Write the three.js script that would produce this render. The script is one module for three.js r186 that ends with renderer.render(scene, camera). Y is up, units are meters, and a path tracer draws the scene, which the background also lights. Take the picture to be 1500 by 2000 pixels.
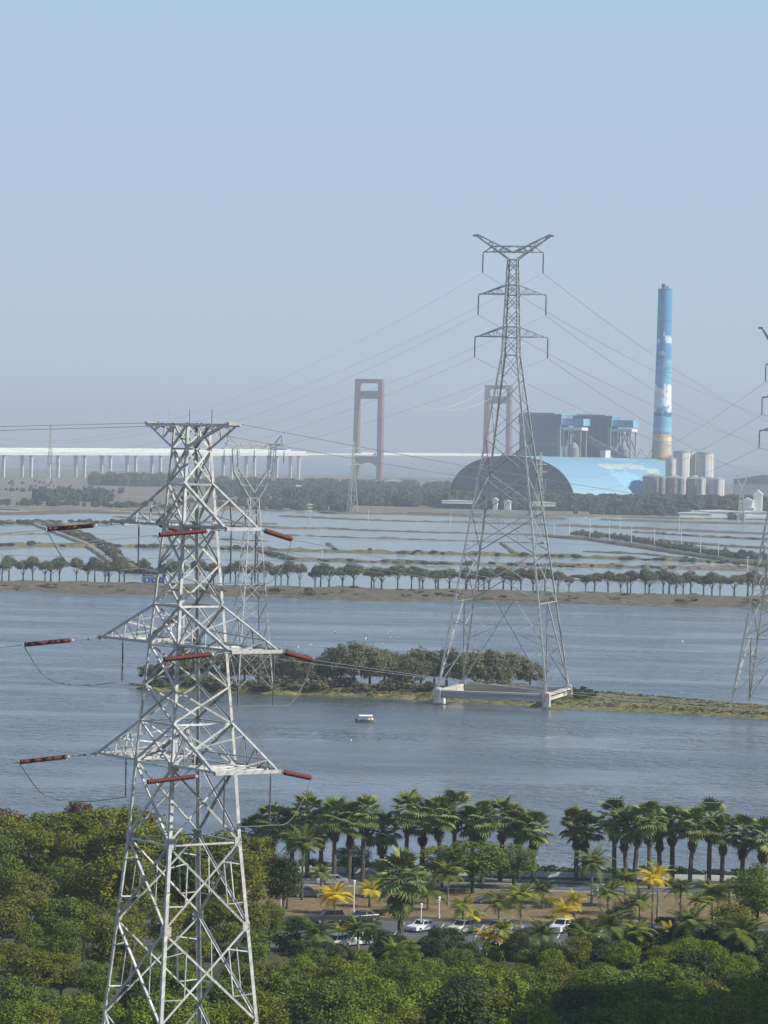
import * as THREE from 'three';
import { mergeGeometries } from 'three/addons/utils/BufferGeometryUtils.js';
import { createNoise2D, createNoise3D } from 'simplex-noise';

// ---------------------------------------------------------------- camera, sky, sun, exposure
const scene = new THREE.Scene();
const EYE = 65, F = 6900;
const camera = new THREE.PerspectiveCamera(2 * Math.atan(1000 / F) * 180 / Math.PI, 0.75, 5, 60000);
camera.position.set(0, EYE, 0);
camera.rotation.order = 'YXZ';
camera.rotation.set(-Math.atan(120 / F), 0, 1.2 * Math.PI / 180);
camera.updateMatrixWorld(true);

const renderer = new THREE.WebGLRenderer({ antialias: true });
renderer.toneMapping = THREE.LinearToneMapping;
renderer.toneMappingExposure = 1.12;
renderer.shadowMap.enabled = true;

const sunDir = new THREE.Vector3(0.96, 0.75, 0.30).normalize();
{
  const W = 256, H = 256, data = new Float32Array(W * H * 4);
  const stops = [[-90, .20, .24, .28], [-2, .50, .60, .72], [0, .51, .61, .735], [3, .49, .61, .76], [8, .42, .585, .775], [16, .24, .39, .66], [35, .11, .22, .45], [90, .05, .13, .33]];
  for (let j = 0; j < H; j++) {
    const el = ((j + .5) / H - .5) * 180;
    let k = 0; while (k < stops.length - 2 && el > stops[k + 1][0]) k++;
    const A = stops[k], B = stops[k + 1], t = Math.min(1, Math.max(0, (el - A[0]) / (B[0] - A[0])));
    for (let i = 0; i < W; i++) for (let c = 0; c < 4; c++) data[(j * W + i) * 4 + c] = c < 3 ? .9 * (A[c + 1] + (B[c + 1] - A[c + 1]) * t) : 1;
  }
  const t = new THREE.DataTexture(data, W, H, THREE.RGBAFormat, THREE.FloatType);
  t.mapping = THREE.EquirectangularReflectionMapping; t.magFilter = t.minFilter = THREE.LinearFilter; t.needsUpdate = true;
  scene.background = t; scene.environment = t;
  scene.backgroundIntensity = 1; scene.environmentIntensity = 1;
}
const sun = new THREE.DirectionalLight(new THREE.Color().setRGB(1, .95, .86), 5);
sun.name = 'sun';
sun.position.copy(sunDir).multiplyScalar(3000).add(new THREE.Vector3(0, 0, -1000));
sun.target.position.set(0, 0, -1000);
sun.castShadow = true; sun.shadow.mapSize.set(4096, 4096);
Object.assign(sun.shadow.camera, { left: -1500, right: 1500, top: 1500, bottom: -1500, near: 10, far: 9000 });
scene.add(sun, sun.target);
scene.fog = new THREE.FogExp2(new THREE.Color().setRGB(.83, .925, 1.0), 0.98e-4);

// ---------------------------------------------------------------- helpers
let seed = 12345;
const R = () => { seed |= 0; seed = seed + 0x6D2B79F5 | 0; let t = Math.imul(seed ^ seed >>> 15, 1 | seed); t = t + Math.imul(t ^ t >>> 7, 61 | t) ^ t; return ((t ^ t >>> 14) >>> 0) / 4294967296; };
const rr = (a, b) => a + (b - a) * R();
const V = (x, y, z) => new THREE.Vector3(x, y, z);
const n2 = createNoise2D(R), n3 = createNoise3D(R);
const fbm = (x, y, o = 4) => { let s = 0, a = .5; for (let i = 0; i < o; i++) { s += a * n2(x, y); x *= 2.03; y *= 2.03; a *= .5; } return s; };
const dirOf = (px, py) => V(px - 750, 1000 - py, -F).normalize().applyQuaternion(camera.quaternion);
const G = (px, py, h = 0) => { const d = dirOf(px, py), t = (EYE - h) / -d.y; return V(d.x * t, h, d.z * t); };          // where the ray meets the level h
const P = (px, py, depth) => { const d = dirOf(px, py), t = depth / -d.z; return V(d.x * t, EYE + d.y * t, d.z * t); };   // point at a depth
const taken = {};
const numbered = (n) => { const k = taken[n] = (taken[n] ?? -1) + 1; return k ? n + '_' + String(k).padStart(3, '0') : n; };
function tag(o, label, category, group, kind) {
  if (label) o.userData.label = label;
  if (category) o.userData.category = category;
  if (group) o.userData.group = group;
  if (kind) o.userData.kind = kind;
  return o;
}
function mesh(name, geo, mat, parent) {
  const m = new THREE.Mesh(geo, mat); m.castShadow = m.receiveShadow = true;
  m.name = parent ? name : numbered(name); (parent || scene).add(m); return m;
}
function base(name, p, turn = 0) { const g = new THREE.Group(); g.name = numbered(name); g.position.copy(p); g.rotation.y = turn; scene.add(g); return g; }
const copyOf = (o, name) => { const c = o.clone(); c.name = numbered(name); scene.add(c); return c; };
const ORD = ['first', 'second', 'third', 'fourth', 'fifth', 'sixth', 'seventh', 'eighth', 'ninth', 'tenth', 'eleventh', 'twelfth', 'thirteenth', 'fourteenth', 'fifteenth', 'sixteenth', 'seventeenth', 'eighteenth', 'nineteenth', 'twentieth', 'twenty-first', 'twenty-second', 'twenty-third', 'twenty-fourth', 'twenty-fifth', 'twenty-sixth', 'twenty-seventh', 'twenty-eighth', 'twenty-ninth', 'thirtieth', 'thirty-first', 'thirty-second', 'thirty-third', 'thirty-fourth', 'thirty-fifth', 'thirty-sixth', 'thirty-seventh', 'thirty-eighth', 'thirty-ninth', 'fortieth'];
const ordinal = (k) => ORD[k] || ['forty', 'fifty', 'sixty', 'seventy'][Math.floor((k - 40) / 10)] + ((k + 1) % 10 ? '-' + ORD[k % 10] : 'th');

class GB { // triangle soup with colours
  constructor() { this.p = []; this.c = []; this.u = []; }
  tri(a, b, c, col) { for (const v of [a, b, c]) { this.p.push(v.x, v.y, v.z); if (col) this.c.push(col[0], col[1], col[2]); } return this; }
  quad(a, b, c, d, col) { return this.tri(a, b, c, col).tri(a, c, d, col); }
  build() {
    const g = new THREE.BufferGeometry();
    g.setAttribute('position', new THREE.Float32BufferAttribute(this.p, 3));
    if (this.c.length) g.setAttribute('color', new THREE.Float32BufferAttribute(this.c, 3));
    const n = this.p.length / 3, u = new Float32Array(n * 2);
    for (let i = 0; i < n; i++) { u[2 * i] = this.p[3 * i] + this.p[3 * i + 1] * .31; u[2 * i + 1] = this.p[3 * i + 2] + this.p[3 * i + 1]; }
    g.setAttribute('uv', new THREE.BufferAttribute(u, 2));
    g.computeVertexNormals(); return g;
  }
}
// angle-steel member from A to B; flanges of width s along U and W, thickness t
function lbeam(A, B, s, U, W, t = s * .13, gb = new GB()) {
  const D = B.clone().sub(A).normalize();
  const u = U.clone().addScaledVector(D, -U.dot(D)).normalize(), w = W.clone().addScaledVector(D, -W.dot(D)).addScaledVector(u, -W.dot(u)).normalize();
  const prof = [[0, 0], [s, 0], [s, t], [t, t], [t, s], [0, s]];
  const at = (O, q) => O.clone().addScaledVector(u, q[0]).addScaledVector(w, q[1]);
  const flip = new THREE.Vector3().crossVectors(u, w).dot(D) < 0;
  for (let i = 0; i < 6; i++) {
    const a = prof[i], b = prof[(i + 1) % 6];
    flip ? gb.quad(at(A, b), at(A, a), at(B, a), at(B, b)) : gb.quad(at(A, a), at(A, b), at(B, b), at(B, a));
  }
  for (const [O, f] of [[A, !flip], [B, flip]]) for (const [i, j, k] of [[0, 1, 2], [0, 2, 3], [0, 3, 4], [0, 4, 5]]) f ? gb.tri(at(O, prof[i]), at(O, prof[k]), at(O, prof[j])) : gb.tri(at(O, prof[i]), at(O, prof[j]), at(O, prof[k]));
  return gb;
}
// square bar, tapered
function bar(A, B, s, s2 = s, gb = new GB()) {
  const D = B.clone().sub(A).normalize(), X = (Math.abs(D.y) > .9 ? V(1, 0, 0) : V(0, 1, 0)).cross(D).normalize(), Y = D.clone().cross(X);
  const q = (O, h) => [[-1, -1], [1, -1], [1, 1], [-1, 1]].map(([i, j]) => O.clone().addScaledVector(X, i * h / 2).addScaledVector(Y, j * h / 2));
  const a = q(A, s), b = q(B, s2);
  for (let i = 0; i < 4; i++) gb.quad(a[i], a[(i + 1) % 4], b[(i + 1) % 4], b[i]);
  gb.quad(a[3], a[2], a[1], a[0]).quad(b[0], b[1], b[2], b[3]);
  return gb;
}
const bx = (w, h, d, x = 0, y = 0, z = 0) => new THREE.BoxGeometry(w, h, d).translate(x, y, z);
const cyl = (r1, r2, h, n, x = 0, y = 0, z = 0) => new THREE.CylinderGeometry(r1, r2, h, n).translate(x, y + h / 2, z);
function tube(pts, r, sides = 5) {
  const gb = new GB(), rings = [];
  for (let i = 0; i < pts.length; i++) {
    const D = pts[Math.min(i + 1, pts.length - 1)].clone().sub(pts[Math.max(i - 1, 0)]).normalize();
    const X = V(0, 1, 0).cross(D); if (X.lengthSq() < 1e-4) X.set(1, 0, 0); X.normalize(); const Y = D.clone().cross(X);
    const rad = typeof r === 'function' ? r(i / (pts.length - 1)) : r;
    rings.push([...Array(sides)].map((_, k) => pts[i].clone().addScaledVector(X, rad * Math.cos(k / sides * 6.2832)).addScaledVector(Y, rad * Math.sin(k / sides * 6.2832))));
  }
  for (let i = 0; i + 1 < rings.length; i++) for (let k = 0; k < sides; k++) { const m = (k + 1) % sides; gb.quad(rings[i][k], rings[i][m], rings[i + 1][m], rings[i + 1][k]); }
  return gb.build();
}
const sagPts = (A, B, sag, n = 40, t1 = 1) => [...Array(n + 1)].map((_, i) => { const t = i / n * t1, p = A.clone().lerp(B, t); p.y -= sag * 4 * t * (1 - t); return p; });

// ---------------------------------------------------------------- materials
function noiseTex(size, fn, srgb = true) {          // fn(x, y in 0..1, periodic noise) -> [r, g, b] linear-ish 0..255
  const perm = new Uint8Array(512); for (let i = 0; i < 256; i++) perm[i] = perm[i + 256] = Math.floor(R() * 256);
  const val = (x, y, p) => { const xi = Math.floor(x), yi = Math.floor(y), fx = x - xi, fy = y - yi, sx = fx * fx * (3 - 2 * fx), sy = fy * fy * (3 - 2 * fy); const h = (a, b) => perm[perm[((a % p) + p) % p & 255] + (((b % p) + p) % p & 255)] / 255; return (h(xi, yi) * (1 - sx) + h(xi + 1, yi) * sx) * (1 - sy) + (h(xi, yi + 1) * (1 - sx) + h(xi + 1, yi + 1) * sx) * sy; };
  const pn = (x, y, f, o = 4) => { let s = 0, a = .5, tot = 0; for (let i = 0; i < o; i++) { s += a * val(x * f, y * f, f); tot += a; f *= 2; a *= .55; } return s / tot; };
  const d = new Uint8Array(size * size * 4);
  for (let j = 0; j < size; j++) for (let i = 0; i < size; i++) { const c = fn(i / size, j / size, pn); for (let k = 0; k < 3; k++) d[(j * size + i) * 4 + k] = Math.max(0, Math.min(255, c[k])); d[(j * size + i) * 4 + 3] = 255; }
  const t = new THREE.DataTexture(d, size, size); t.wrapS = t.wrapT = THREE.RepeatWrapping; t.magFilter = THREE.LinearFilter; t.minFilter = THREE.LinearMipmapLinearFilter; t.generateMipmaps = true;
  if (srgb) t.colorSpace = THREE.SRGBColorSpace; t.needsUpdate = true; return t;
}
const rep = (t, s) => { const c = t.clone(); c.repeat.set(1 / s, 1 / s); c.needsUpdate = true; return c; };
const mix3 = (a, b, t) => { t = Math.max(0, Math.min(1, t)); return [a[0] + (b[0] - a[0]) * t, a[1] + (b[1] - a[1]) * t, a[2] + (b[2] - a[2]) * t]; };
const earthTex = (cols, f = 6) => noiseTex(512, (x, y, n) => { const a = n(x, y, f, 5), b = n(x + .37, y + .11, f * 3, 4), g = n(x + .7, y, 64, 3); let c = mix3(cols[0], cols[1], (a - .32) * 2.8); c = mix3(c, cols[2], (b - .52) * 4); const k = .72 + g * .56; return [c[0] * k, c[1] * k, c[2] * k]; });
const std = (o) => new THREE.MeshStandardMaterial(o);
const lin = (r, g, b) => new THREE.Color().setRGB(r, g, b);
const T = {
  steel: noiseTex(256, (x, y, n) => { const a = n(x, y, 8, 5); const k = 218 + (a - .5) * 110; return [k, k, k * .985]; }),
  grit: noiseTex(256, (x, y, n) => { const k = 128 + (n(x, y, 16, 5) - .5) * 200; return [k, k, k]; }, false),
  concrete: noiseTex(256, (x, y, n) => { const a = n(x, y, 5, 6), b = n(x + .3, y, 40, 2); const k = 200 + (a - .5) * 110 + (b - .5) * 40; return [k, k * .985, k * .95]; }),
  wave: noiseTex(1024, (x, y, n) => { const a = Math.min(1, Math.max(.12, (n(x, y * 2, 4, 5) - .32) * 2.6)); const k = 128 + a * 330 * (n(x, y, 64, 3) * .6 + n(x + .4, y + .2, 128, 2) * .4 - .5) + 26 * (n(x, y, 16, 2) - .5); return [k, k, k]; }, false),
  land: earthTex([[112, 104, 80], [142, 122, 100], [84, 86, 60]], 9),
  marsh: earthTex([[98, 94, 68], [134, 116, 94], [66, 72, 48]], 9),
  white: noiseTex(256, (x, y, n) => { const k = 232 + (n(x, y, 5, 5) - .5) * 50; return [k, k, k * .985]; }),
  grass: earthTex([[122, 126, 74], [150, 142, 92], [94, 102, 58]]),
  dry: earthTex([[120, 99, 66], [140, 115, 80], [92, 90, 54]], 9),
  soil: earthTex([[72, 66, 44], [60, 66, 36], [92, 80, 56]]),
  wind: noiseTex(512, (x, y, n) => { const k = 40 + 150 * Math.pow(n(x, y, 3, 6), 1.6) + 50 * (n(x + .2, y + .6, 12, 4) - .4); return [k, k, k]; }, false),
  asphalt: noiseTex(256, (x, y, n) => { const k = 92 + (n(x, y, 4, 5) - .5) * 50 + (n(x, y, 90, 2) - .5) * 40; return [k, k, k * 1.02]; }),
};
const M = {
  steel: std({ map: rep(T.steel, 2), color: lin(.84, .84, .81), metalness: 0, roughness: .6 }),
  steelOld: std({ map: rep(T.steel, 4), color: lin(.62, .63, .60), metalness: .2, roughness: .6 }),
  plate: std({ map: rep(T.steel, 1.3), color: lin(.62, .62, .60), metalness: .1, roughness: .6 }),
  wire: std({ color: lin(.26, .27, .29), metalness: .4, roughness: .6 }),
  insul: std({ color: lin(.115, .022, .019), roughness: .7 }),
  insulGrey: std({ color: lin(.10, .10, .12), roughness: .4 }),
  fitting: std({ color: lin(.22, .23, .25), metalness: .4, roughness: .5 }),
  concrete: std({ map: rep(T.concrete, 6), color: lin(.95, .93, .88), roughness: .9 }),
  concreteFar: std({ map: rep(T.white, 30), color: lin(.84, .83, .80), roughness: .9 }),
  whitePaint: std({ map: rep(T.white, 12), color: lin(1, 1, .98), roughness: .6 }),
  water: new THREE.MeshPhysicalMaterial({ color: lin(.090, .112, .118), roughness: .55, ior: 1.33, roughnessMap: (() => { const t = T.wind.clone(); t.repeat.set(1 / 420, 1 / 120); t.needsUpdate = true; return t; })(), bumpMap: rep(T.wave, 170), bumpScale: 1.25 }),
  land: std({ map: rep(T.land, 420), roughness: 1 }),
  marsh: std({ map: rep(T.marsh, 60), roughness: 1 }),
  dyke: std({ map: rep(T.marsh, 90), roughness: 1 }),
  grass: std({ map: rep(T.grass, 22), roughness: 1 }),
  dry: std({ map: rep(T.dry, 14), roughness: 1, bumpMap: rep(T.grit, 3), bumpScale: .05 }),
  soil: std({ map: rep(T.soil, 9), roughness: 1 }),
  asphalt: std({ map: rep(T.asphalt, 8), roughness: .9 }),
  paving: std({ map: rep(T.concrete, 5), color: lin(.42, .38, .34), roughness: .9 }),
  bark: std({ map: rep(T.soil, 1), color: lin(.9, .8, .7), roughness: 1 }),
  palmBark: std({ map: rep(T.concrete, 1.2), color: lin(.19, .165, .14), roughness: 1 }),
  royalBark: std({ map: rep(T.concrete, 1.2), color: lin(.40, .385, .34), roughness: .9 }),
};
const leafMat = (r, g, b, t = .28) => new THREE.MeshPhysicalMaterial({ color: lin(r, g, b), vertexColors: true, roughness: .75, side: THREE.DoubleSide, transmission: t, thickness: 0, specularIntensity: .35 });
const L = {
  grove: leafMat(.155, .172, .018, .18), bright: leafMat(.17, .225, .020, .18), dark: leafMat(.05, .078, .018, .15), olive: leafMat(.145, .155, .024, .16), mid: leafMat(.115, .165, .022, .17), red: leafMat(.16, .075, .055),
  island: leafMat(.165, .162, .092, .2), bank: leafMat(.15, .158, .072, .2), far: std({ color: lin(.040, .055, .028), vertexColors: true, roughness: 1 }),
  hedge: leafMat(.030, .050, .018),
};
const P_ = {
  fan: new THREE.MeshPhysicalMaterial({ color: lin(.155, .195, .05), specularIntensity: .3, roughness: .6, side: THREE.DoubleSide, transmission: .2, thickness: 0 }),
  fanPale: new THREE.MeshPhysicalMaterial({ color: lin(.30, .34, .11), specularIntensity: .3, roughness: .6, side: THREE.DoubleSide, transmission: .2, thickness: 0 }),
  dead: std({ color: lin(.085, .065, .042), roughness: 1, side: THREE.DoubleSide }),
  feather: new THREE.MeshPhysicalMaterial({ color: lin(.155, .195, .034), specularIntensity: .3, roughness: .6, side: THREE.DoubleSide, transmission: .25, thickness: 0 }),
  lime: new THREE.MeshPhysicalMaterial({ color: lin(.34, .36, .04), specularIntensity: .3, roughness: .6, side: THREE.DoubleSide, transmission: .3, thickness: 0 }),
  yellow: new THREE.MeshPhysicalMaterial({ color: lin(.72, .56, .03), specularIntensity: .3, roughness: .6, side: THREE.DoubleSide, transmission: .3, thickness: 0 }),
};

// ---------------------------------------------------------------- the setting: ground, water, banks
function sheet(name, pts, y, mat, thick = 0) {    // pts: [x, depth]
  const sh = new THREE.Shape(pts.map(([x, d]) => new THREE.Vector2(x, d)));
  const g = thick ? new THREE.ExtrudeGeometry(sh, { depth: thick, bevelEnabled: false }) : new THREE.ShapeGeometry(sh);
  g.rotateX(-Math.PI / 2); g.translate(0, y - thick, 0);
  const p = g.attributes.position, u = g.attributes.uv; for (let i = 0; i < p.count; i++) u.setXY(i, p.getX(i), p.getZ(i));
  return tag(mesh(name, g, mat), null, null, null, 'structure');
}
const rect = (x0, x1, d0, d1) => [[x0, d0], [x1, d0], [x1, d1], [x0, d1]];
sheet('ground', rect(-9000, 9000, -400, 36000), -1.6, M.land);
tag(sheet('lagoon_water', rect(-520, 520, 505, 1580), 0, M.water), 'grey-blue rippled water of the wide lagoon');
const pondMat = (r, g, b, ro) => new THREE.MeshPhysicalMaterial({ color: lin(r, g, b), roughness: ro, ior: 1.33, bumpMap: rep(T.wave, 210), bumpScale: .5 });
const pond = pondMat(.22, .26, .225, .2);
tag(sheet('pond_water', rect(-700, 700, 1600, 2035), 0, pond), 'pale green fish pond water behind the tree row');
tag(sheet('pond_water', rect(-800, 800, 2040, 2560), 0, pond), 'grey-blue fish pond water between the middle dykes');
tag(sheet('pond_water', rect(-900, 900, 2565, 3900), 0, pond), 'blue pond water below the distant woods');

// land seen beyond the ponds
{
  const edge = [];
  for (let x = -1000; x <= 1000; x += 25) { const t = x / 1000; let d = 3420 + 260 * Math.min(1, Math.max(0, (x + 330) / 260)) + 60 * fbm(x / 120, 3.1, 3) + 120 * Math.max(0, t); edge.push([x, d]); }
  sheet('far_land', [...edge, [9000, 3900], [9000, 36000], [-9000, 36000], [-9000, 3420]], 1.0, M.land, 2.4);
}
tag(sheet('estuary_water', rect(-6000, 6000, 8600, 35500), 1.3, M.water), 'hazy estuary water beyond the bridge');
// lumpy ribbon of land along a line of ground points (dykes and banks)
function ribbon(name, pts, width, height, mat, label, rough = .5, freq = 30, kind = 'structure') {
  const path = []; // resample
  for (let i = 0; i + 1 < pts.length; i++) { const n = Math.max(2, Math.round(pts[i].distanceTo(pts[i + 1]) / 7)); for (let k = 0; k < n; k++) path.push(pts[i].clone().lerp(pts[i + 1], k / n)); }
  path.push(pts[pts.length - 1].clone());
  const NC = 9, pos = [], uv = [], idx = [];
  path.forEach((p, i) => {
    const D = path[Math.min(i + 1, path.length - 1)].clone().sub(path[Math.max(i - 1, 0)]).setY(0).normalize(), S = V(-D.z, 0, D.x);
    const wv = width * (1 + .45 * fbm(p.x / freq, p.z / freq * .5, 3));
    for (let k = 0; k < NC; k++) {
      const s = (k / (NC - 1) - .5), q = p.clone().addScaledVector(S, s * wv);
      const prof = Math.max(0, 1 - Math.pow(Math.abs(s) * 2, 3));
      const h = -.8 + prof * (height + .8) * (1 + rough * (fbm(q.x / 9, q.z / 14, 3) + .6 * n2(q.x / 3.4, q.z / 6)));
      pos.push(q.x, h, q.z); uv.push(q.x, q.z);
      if (i && k) { const a = (i - 1) * NC + k - 1; idx.push(a, a + 1, a + NC, a + 1, a + NC + 1, a + NC); }
    }
  });
  const g = new THREE.BufferGeometry(); g.setAttribute('position', new THREE.Float32BufferAttribute(pos, 3)); g.setAttribute('uv', new THREE.Float32BufferAttribute(uv, 2)); g.setIndex(idx); g.computeVertexNormals();
  mat.side = THREE.DoubleSide;
  return tag(mesh(name, g, mat), label, null, null, kind);
}
const line = (a, h = 0) => a.map(([x, y]) => G(x, y, h));
M.sand = std({ map: rep(T.concrete, 20), color: lin(.52, .45, .34), roughness: 1 });
M.olive = std({ map: rep(T.grass, 40), color: lin(.62, .60, .55), roughness: 1 });
M.brownBank = std({ map: rep(T.marsh, 34), color: lin(.78, .72, .64), roughness: 1 });
ribbon('earth_dyke', line([[-200, 1064], [0, 1067], [280, 1069], [500, 1075], [700, 1080], [900, 1084], [1100, 1089], [1330, 1096], [1700, 1108]]), 13, 1.5, M.olive, null, .9);
ribbon('earth_dyke', line([[512, 1078], [570, 1094], [750, 1099], [900, 1103], [1150, 1107], [1350, 1111], [1700, 1118]]), 11, 1.3, M.dyke, null, .9);
ribbon('earth_dyke', line([[905, 1119], [1020, 1126], [1160, 1128], [1360, 1131], [1700, 1137]]), 8, .9, M.dyke, null, .9);
ribbon('earth_dyke', line([[-200, 1014], [0, 1022], [70, 1025], [120, 1027], [200, 1022], [260, 1021]]), 14, 1.6, M.olive, null, 1);
ribbon('sand_road', line([[60, 1022], [110, 1042], [165, 1063], [195, 1082], [225, 1106]]), 7, 1.7, M.sand, null, .15);
ribbon('earth_dyke', line([[90, 1026], [150, 1048], [190, 1062], [222, 1088], [262, 1120]]), 10, 2.2, M.dyke, null, 1);
ribbon('earth_dyke', line([[1060, 1048], [1160, 1056], [1280, 1074], [1400, 1092], [1560, 1116]]), 13, 1.8, M.brownBank, null, .4);
ribbon('earth_dyke', line([[1120, 1044], [1200, 1050], [1330, 1072], [1400, 1083], [1560, 1100]]), 9, 2.6, M.olive, null, 1.1);
ribbon('earth_dyke', line([[1090, 1027], [1250, 1033], [1400, 1040], [1600, 1047]]), 34, 1.2, M.brownBank, null, .6);
ribbon('earth_dyke', line([[1180, 1016], [1330, 1021], [1600, 1026]]), 30, 1.2, M.brownBank, null, .6);
ribbon('earth_dyke', line([[560, 1009], [640, 1013], [760, 1018], [905, 1021], [1060, 1026]]), 22, 1, M.brownBank, null, .6);
ribbon('earth_dyke', line([[500, 1027], [560, 1033], [640, 1033], [720, 1037]]), 16, 1, M.dyke, null, .7);
ribbon('earth_dyke', line([[640, 1003], [800, 1005], [1000, 1012], [1100, 1014]]), 60, 1.4, M.brownBank, null, .4);
ribbon('earth_dyke', line([[-150, 1006], [60, 1003], [150, 1000], [240, 1003], [330, 1006]]), 70, 1.3, M.brownBank, null, .4);
ribbon('earth_dyke', line([[1240, 1040], [1360, 1048], [1600, 1060]]), 8, 1.2, M.dyke, null, .8);
ribbon('earth_dyke', line([[-120, 1046], [0, 1045], [90, 1044]]), 7, .9, M.dyke, null, .8);
ribbon('earth_dyke', line([[560, 1046], [700, 1051], [880, 1056], [1060, 1062]]), 6, .6, M.dyke, null, .8);
ribbon('earth_dyke', line([[690, 1036], [860, 1041], [1050, 1046]]), 12, .8, M.brownBank, null, .6);
ribbon('earth_dyke', line([[1140, 1078], [1260, 1083], [1340, 1092]]), 6, .8, M.dyke, null, .8);
ribbon('earth_dyke', line([[1290, 1056], [1400, 1066], [1600, 1078]]), 10, 1, M.brownBank, null, .7);
ribbon('earth_dyke', line([[230, 1010], [330, 1018], [430, 1022], [540, 1024]]), 16, .9, M.brownBank, null, .6);
ribbon('earth_dyke', line([[300, 1048], [400, 1052], [520, 1058]]), 6, .7, M.dyke, null, .8);
ribbon('earth_dyke', line([[640, 1062], [655, 1074]]), 5, .8, M.dyke, null, .6);
ribbon('earth_dyke', line([[980, 1062], [1010, 1086]]), 5, .9, M.dyke, null, .6);
// bank that carries the row of trees
{
  const pts = []; for (let x = -460; x <= 460; x += 20) pts.push(V(x, 0, -1592 - 5 * n2(x / 90, 2)));
  ribbon('far_bank', pts, 128, 2.1, M.brownBank, 'brown earth bank carrying the row of round trees', .35, 60);
}
// island
{
  const pts = [];
  const NX = 150, ND = 16, pos = [], uv = [], idx = [];
  for (let i = 0; i <= NX; i++) {
    const px = 243 + (1760 - 243) * i / NX, x0 = (px - 750) / F * 930;
    const lerpT = (tab) => { let k = 0; while (k < tab.length - 2 && px > tab[k + 1][0]) k++; const [a, b] = [tab[k], tab[k + 1]], t = (px - a[0]) / (b[0] - a[0]); return a[1] + (b[1] - a[1]) * t; };
    const f0 = lerpT([[243, 945], [300, 934], [700, 931], [900, 916], [1060, 902], [1500, 876], [1760, 866]]) + 3 * fbm(px / 40, 1.7, 3);
    const b0 = lerpT([[243, 947], [300, 952], [600, 962], [1100, 975], [1200, 962], [1500, 922], [1760, 905]]) + 3 * fbm(px / 50, 7.7, 3);
    for (let k = 0; k <= ND; k++) {
      const s = k / ND, d = f0 + (b0 - f0) * s, prof = Math.max(0, 1 - Math.pow(Math.abs(s - .5) * 2, 5)) * Math.min(1, i / 5);
      const h = -.9 + prof * (2.0 + .25 * fbm(x0 / 8, d / 8, 3) + .1 * n2(x0 / 2.2, d / 3));
      pos.push(x0, h, -d); uv.push(x0, -d);
      if (i && k) { const a = (i - 1) * (ND + 1) + k - 1, w = ND + 1; idx.push(a, a + w, a + 1, a + 1, a + w, a + w + 1); }
    }
  }
  const g = new THREE.BufferGeometry(); g.setAttribute('position', new THREE.Float32BufferAttribute(pos, 3)); g.setAttribute('uv', new THREE.Float32BufferAttribute(uv, 2)); g.setIndex(idx); g.computeVertexNormals();
  M.grass.color = lin(.78, .73, .64); M.grass.side = THREE.DoubleSide;
  tag(mesh('island_ground', g, M.grass), 'long low grassy island in the lagoon', null, null, 'structure');
}
// near shore and the park on it
{
  const edge = []; for (let x = 260; x >= -260; x -= 8) edge.push([x, 544 + 2.0 * fbm(x / 26, 5, 3)]);
  sheet('shore_ground', [[-260, 60], [260, 60], ...edge], 1.0, M.soil, 2.8);
  const lw = []; for (let x = 200; x >= -60; x -= 6) lw.push([x, 518 - .035 * x]);
  const lw0 = []; for (let x = -60; x <= 200; x += 6) lw0.push([x, 484 + 2 * n2(x / 12, 2)]);
  sheet('dry_lawn', [...lw0, ...lw], 1.006, M.dry);
  sheet('parking_lot', rect(-60, 70, 452, 480), 1.004, M.asphalt);
  sheet('park_road', [[-120, 520], [200, 512], [200, 519], [-120, 527]], 1.012, M.asphalt);
  sheet('footpath', [[-120, 530], [200, 523.5], [200, 526.5], [-120, 533]], 1.010, M.paving);
  for (let k = 0; k < 16; k++) sheet('bay_marking', [[-30 + k * 5.4, 466], [-29.86 + k * 5.4, 466], [-28.4 + k * 5.4, 478], [-28.54 + k * 5.4, 478]], 1.010, M.whitePaint);
  // kerbs
  for (const off of [-.12, 7.1]) sheet('kerb', [[-120, 520 + off], [200, 512 + off], [200, 512.2 + off], [-120, 520.2 + off]], 1.13, M.concrete, .13);
}

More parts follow.
